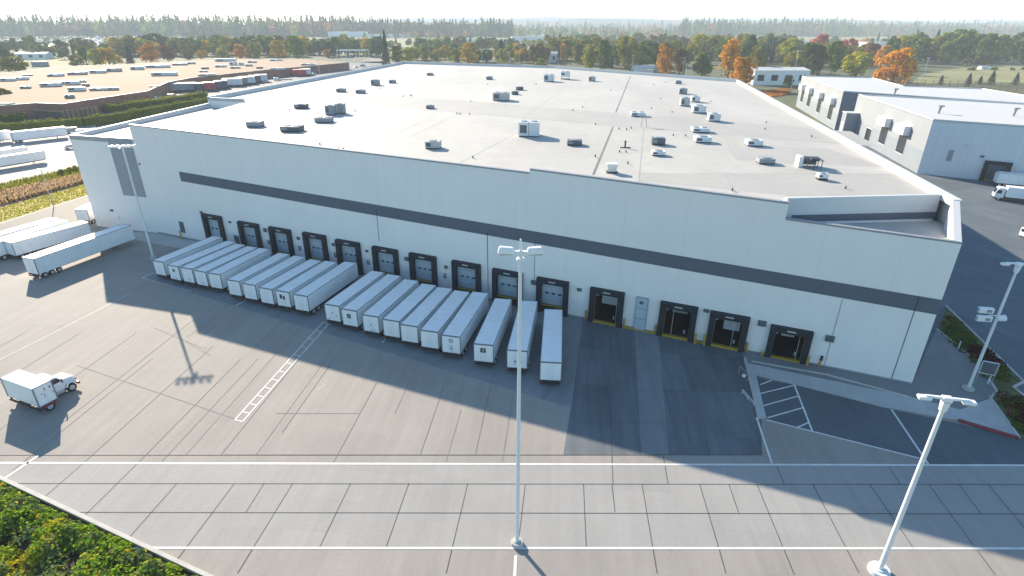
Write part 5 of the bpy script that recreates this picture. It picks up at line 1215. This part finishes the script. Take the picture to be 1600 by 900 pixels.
LF = ('dark', 'mid', 'olive', 'lime')
forest('woodland', -20, 330, 68, 76, 12, 16, 'thin scattered scrub trees before the far car park', .35, LF, 170)
forest('woodland', 300, 600, 68, 80, 19, 26, 'farther green wood between the tan roof belt and the hazy forest', .3, LF, 220)
forest('woodland', 600, 860, 69, 76, 14, 18, 'farther low wood left of centre behind the parapet belt', .3, LF, 200)
forest('woodland', 850, 1250, 63, 72, 13, 34, 'farther low wood right of centre behind the upper belt', .3, LF, 180)
forest('woodland', 1250, 1640, 65, 75, 14, 28, 'farther wood behind the red trees and the lawn', .3, ('dark', 'mid', 'olive', 'orange'), 180)
# hills far away
for (y, h, amp, x0, x1, lab) in [(5200, 70, 16, -1500, 6800, 0), (7000, 96, 14, -2600, 8800, 1)]:
    b = MB(); n = 90; top = []; bot = []; back = []
    for i in range(n + 1):
        x = x0 + (x1 - x0) * i / n; f = min(1, max(.08, (i / n - .02) * 9)); z = (h + amp * (math.sin(i * .31) * .5 + math.sin(i * .83 + 1) * .3 + rnd.uniform(-.12, .12))) * f
        bot.append((x, y - 900, -1)); top.append((x, y, z)); back.append((x, y + 900, -1))
    for i in range(n): b.quad(bot[i], bot[i + 1], top[i + 1], top[i]); b.quad(top[i], top[i + 1], back[i + 1], back[i])
    tag(b.build('hills', M['hill'], smooth=True), kind='structure')

# hedges
def hedge(pts, w, h, label, top=.25, dens=26, size=.55):
    p0 = Vector((*pts[0], 0)); t = thing('hedge', p0, 0, label, 'hedge'); b = MB(); core = MB()
    for a, c in zip(pts, pts[1:]):
        a, c = Vector(a), Vector(c); d = c - a; L_ = d.length; d.normalize(); n = Vector((-d.y, d.x))
        core.obox((a + c) / 2, d, n, L_ / 2, w / 2 * .78, 0, h * .85)
        for i in range(int(L_ * dens)):
            s = rnd.uniform(0, L_); u = rnd.uniform(0, 1)
            bump = 1 + .12 * math.sin(s * .55 + a.x) + .08 * math.sin(s * 1.7)
            if u < .45:
                o = rnd.uniform(-w / 2, w / 2); z = h * bump * rnd.uniform(.9, 1.06) * (1 - .16 * (2 * o / w) ** 2); nr = Vector((n.x * o, n.y * o, 1.2)); mi = 1 if rnd.random() < top else 0
            else:
                sd = -1 if u < .8 else 1; o = sd * w / 2 * rnd.uniform(.82, 1.08); z = rnd.uniform(0, h * bump * .97); nr = Vector((n.x * sd, n.y * sd, .45)); mi = 1 if rnd.random() < top * (.15 + .5 * z / h) else 0
            p = a + d * s + n * o; b.leaf((p.x, p.y, z), size * rnd.uniform(.6, 1.4), nr + .6 * rsphere(), mi)
    core.build('inner_mass', LEAF['hedge'], t, world=True); b.build('foliage', [LEAF['hedge'], LEAF['hedge_top_lit']], t, world=True)
    return t
hedge([at(-120, 222).xy, at(0, 207).xy, at(60, 203).xy, at(130, 197).xy, at(190, 188).xy, at(260, 175).xy, at(330, 162).xy], 4.0, 3.5, 'long dark clipped hedge in front along the far left yard', .4)
hedge([at(168, 175).xy, at(215, 168).xy, at(265, 161.5).xy, at(320, 152).xy], 5.5, 3.2, 'shorter hedge with a bright yellow top behind the long dark one', .75)
hedge([at(4, 191).xy, at(40, 187).xy], 3.5, 3.0, 'small green hedge piece behind the left end of the long hedge', .3)

def scatter_blades(name, poly_px, n, hmin, hmax, w, leafs, label, z=.03, cat='grass'):
    b = MB(); q = [Vector(at(x, y)) for x, y in poly_px]       # four corners
    for i in range(n):
        u, v = rnd.random(), rnd.random(); p = (q[0] * (1 - u) + q[1] * u) * (1 - v) + (q[3] * (1 - u) + q[2] * u) * v
        h = rnd.uniform(hmin, hmax); a = rnd.uniform(0, 3.14); dx, dy = math.cos(a) * w / 2, math.sin(a) * w / 2; lx, ly = rnd.uniform(-.25, .25) * h, rnd.uniform(-.25, .25) * h
        b.add([(p.x - dx, p.y - dy, z), (p.x + dx, p.y + dy, z), (p.x + dx * .4 + lx, p.y + dy * .4 + ly, z + h), (p.x - dx * .4 + lx, p.y - dy * .4 + ly, z + h)], [(0, 1, 2, 3)], rnd.randrange(len(leafs)))
    return tag(b.build(name, [LEAF[l] for l in leafs]), label, cat, kind='stuff')
scatter_blades('reeds', [(-200, 376), (134, 286), (130, 275), (-200, 345)], 9000, .5, 1.1, .4, ['reed', 'reed', 'reed', 'brown'], 'band of tall straw coloured reeds left of the warehouse')
scatter_blades('grass', [(-200, 408), (138, 304), (133, 289), (-200, 380)], 2500, .08, .25, .4, ['lime', 'lime', 'olive'], 'rough yellow grass on the verge beside the road')
scatter_blades('grass', [(-200, 345), (130, 274), (125, 263), (-200, 335)], 5000, .3, 1.0, .45, ['lime', 'mid', 'olive'], 'bright green rough growth behind the reeds')
for x, yb, w, h in [(97, 276, 14, 11), (110, 271, 16, 10), (120, 268, 16, 10)]:
    T(x, yb, yb - h, w, 'wide', 'lime' if x != 97 else 'mid', 'bright green shrub behind the reeds beside the warehouse wing', 'shrubs behind the reeds', name='bush', cat='bush')
# shrubs in the near left corner
b = MB(); edge0, edge1 = at(-300, 606).xy, at(400, 940).xy; de = (edge1 - edge0).normalized(); ne = Vector((de.y, -de.x))
clumps = []
Le = (edge1 - edge0).length
for i in range(1150):
    s = rnd.uniform(0, Le); o = rnd.uniform(1.0, 15) if i % 4 else rnd.uniform(.75, 1.8); p = edge0 + de * s + ne * o
    clumps.append((p, rnd.uniform(.6, 1.2) * (.6 if o < 1.4 else 1), rnd.uniform(.7, 1.7) * (.4 if o < 1.3 else .65 if o < 2.2 else 1)))
for p, r_, h in clumps:
    yel = max(0, 1 - (Vector((p.x, p.y)) - at(10, 900).xy).length / 4.5)
    kind = 2 if rnd.random() < yel * .9 else (1 if rnd.random() < .35 else 0)
    for j in range(170):
        d = rsphere(); d.z = abs(d.z); rr = rnd.uniform(.7, 1.1)
        mi = kind
        if rnd.random() < .10: mi = 2
        if rnd.random() < .005: mi = 3
        b.leaf((p.x + d.x * r_ * rr, p.y + d.y * r_ * rr, .1 + h * d.z * rr), .29 * rnd.uniform(.6, 1.4), d + .8 * rsphere(), mi)
tag(b.build('shrubs', [LEAF['bush'], LEAF['bush_blue'], LEAF['bush_yellow'], LEAF['orange']]), 'dense sunlit green and yellow shrubs filling the near left corner', 'shrubs', kind='stuff')
# dark planting right of the corner plaza
b = MB(); quads = [[(1481, 488), (1592, 596), (1552, 606), (1470, 518)], [(1560, 616), (1600, 622), (1620, 690), (1592, 678)]]
for qd, n in zip(quads, (90, 40)):
    q = [Vector(at(*k)) for k in qd]
    for i in range(n):
        u, v = rnd.uniform(.05, .95), rnd.uniform(.08, .92); p = (q[0] * (1 - u) + q[1] * u) * (1 - v) + (q[3] * (1 - u) + q[2] * u) * v
        red = rnd.random() < (.7 if .45 < u < .8 else .1); r_ = rnd.uniform(.4, .9)
        for j in range(70):
            d = rsphere(); d.z = abs(d.z); b.leaf((p.x + d.x * r_, p.y + d.y * r_, .1 + d.z * r_ * (.9 if red else .55)), .22, d + .7 * rsphere(), 1 if red else rnd.choice((0, 0, 2)))
tag(b.build('shrubs', [LEAF['mid'], LEAF['heather'], LEAF['dark']]), 'dark green and deep red shrubs in the bed beside the corner plaza', 'shrubs', kind='stuff')
for x, y in [(1577, 650), (1572, 645)]:
    p = at(x, y, .1); t = thing('flower', p, 0, 'small bright red flower at the edge of the planting bed', 'flower', 'red flowers in the bed'); b = MB(); b.cyl((0, 0, 0), (0, 0, .5), .03, n=5); b.build('stem', LEAF['mid'], t); b = MB()
    for j in range(20): d = rsphere(); b.leaf((d.x * .2, d.y * .2, .55 + d.z * .15), .2, d)
    b.build('bloom', M['red'], t)
# heap of reddish heather strip by the white building
sheet('heather_strip', P((1190, 142), (1232, 139), (1232, 146), (1206, 149)), -.02, 'reed_soil')
scatter_blades('heather', [(1188, 143), (1234, 139), (1233, 148), (1206, 152)], 2500, .3, .9, .5, ['rust', 'orange', 'red'], 'strip of orange red ground cover beyond the right roof edge')

# far car park: nobody could count it
b = MB()
for i in range(900):
    p = at(rnd.uniform(-40, 290), rnd.uniform(57, 70)); w, l = 1.9, 4.6; mi = rnd.choice((0, 0, 0, 1, 2))
    s = rnd.uniform(1.0, 1.6)
    b.box(p.x - l / 2 * s, p.x + l / 2 * s, p.y - w / 2, p.y + w / 2, 0, 1.0 * s, mi); b.box(p.x - l * .28 * s, p.x + l * .25 * s, p.y - w * .42, p.y + w * .42, 1.0 * s, 1.9 * s, mi)
tag(b.build('parked_cars', [M['house_white'], M['cargo_grey'], M['cargo_blue']]), 'glittering mass of parked cars below the far left forest', 'parked cars', kind='stuff')

# ------------------------------------------------------------------ haze, sky, sun
HZ_D = .00018
m, nt, N, L = new_mat('haze'); out = N.new('ShaderNodeOutputMaterial'); v = N.new('ShaderNodeVolumePrincipled')
v.inputs['Color'].default_value = (.80, .89, 1.0, 1); v.inputs['Density'].default_value = HZ_D; v.inputs['Anisotropy'].default_value = .0
L.new(v.outputs[0], out.inputs['Volume'])
b = MB(); b.box(-8600, 8600, -150, 9200, -2, 125); tag(b.build('haze', m), 'pale blue haze', 'haze', kind='stuff')

SUN_AZ, SUN_EL = R(35), R(23.2)                # the sun stands behind the warehouse, to the left
to_sun = Vector((-math.sin(SUN_AZ) * math.cos(SUN_EL), math.cos(SUN_AZ) * math.cos(SUN_EL), math.sin(SUN_EL)))
sl = bpy.data.lights.new('sun', 'SUN'); sl.energy = 5.0; sl.angle = R(.5); sl.color = (1, .865, .69)
so = bpy.data.objects.new('sun', sl); COL.objects.link(so); so.rotation_euler = to_sun.to_track_quat('Z', 'Y').to_euler(); so.location = (0, 0, 200)
wd = bpy.data.worlds.new('World'); SC.world = wd; wd.use_nodes = True
nt = wd.node_tree; nt.nodes.clear()
out = nt.nodes.new('ShaderNodeOutputWorld'); bg = nt.nodes.new('ShaderNodeBackground'); sky = nt.nodes.new('ShaderNodeTexSky')
sky.sky_type = 'NISHITA'; sky.sun_disc = False; sky.sun_elevation = SUN_EL; sky.sun_rotation = -SUN_AZ; sky.air_density = 1.0; sky.dust_density = .5; sky.ozone_density = 2.2; sky.altitude = 50
bg.inputs[1].default_value = .110
tn = nt.nodes.new('ShaderNodeMix'); tn.data_type = 'RGBA'; tn.blend_type = 'MULTIPLY'; tn.inputs[0].default_value = 1; tn.inputs[7].default_value = (.83, 1.0, 1.02, 1)
nt.links.new(sky.outputs[0], tn.inputs[6]); nt.links.new(tn.outputs[2], bg.inputs[0]); nt.links.new(bg.outputs[0], out.inputs[0])
SC.view_settings.view_transform = 'Standard'; SC.view_settings.look = 'None'; SC.view_settings.gamma = 1; SC.view_settings.use_curve_mapping = False
SC.view_settings.exposure = 1.2
SC.render.engine = 'CYCLES'
cy = SC.cycles
cy.use_denoising = True; cy.max_bounces = 6; cy.diffuse_bounces = 3; cy.glossy_bounces = 2; cy.transmission_bounces = 3; cy.volume_bounces = 1; cy.transparent_max_bounces = 4
cy.sample_clamp_indirect = 6
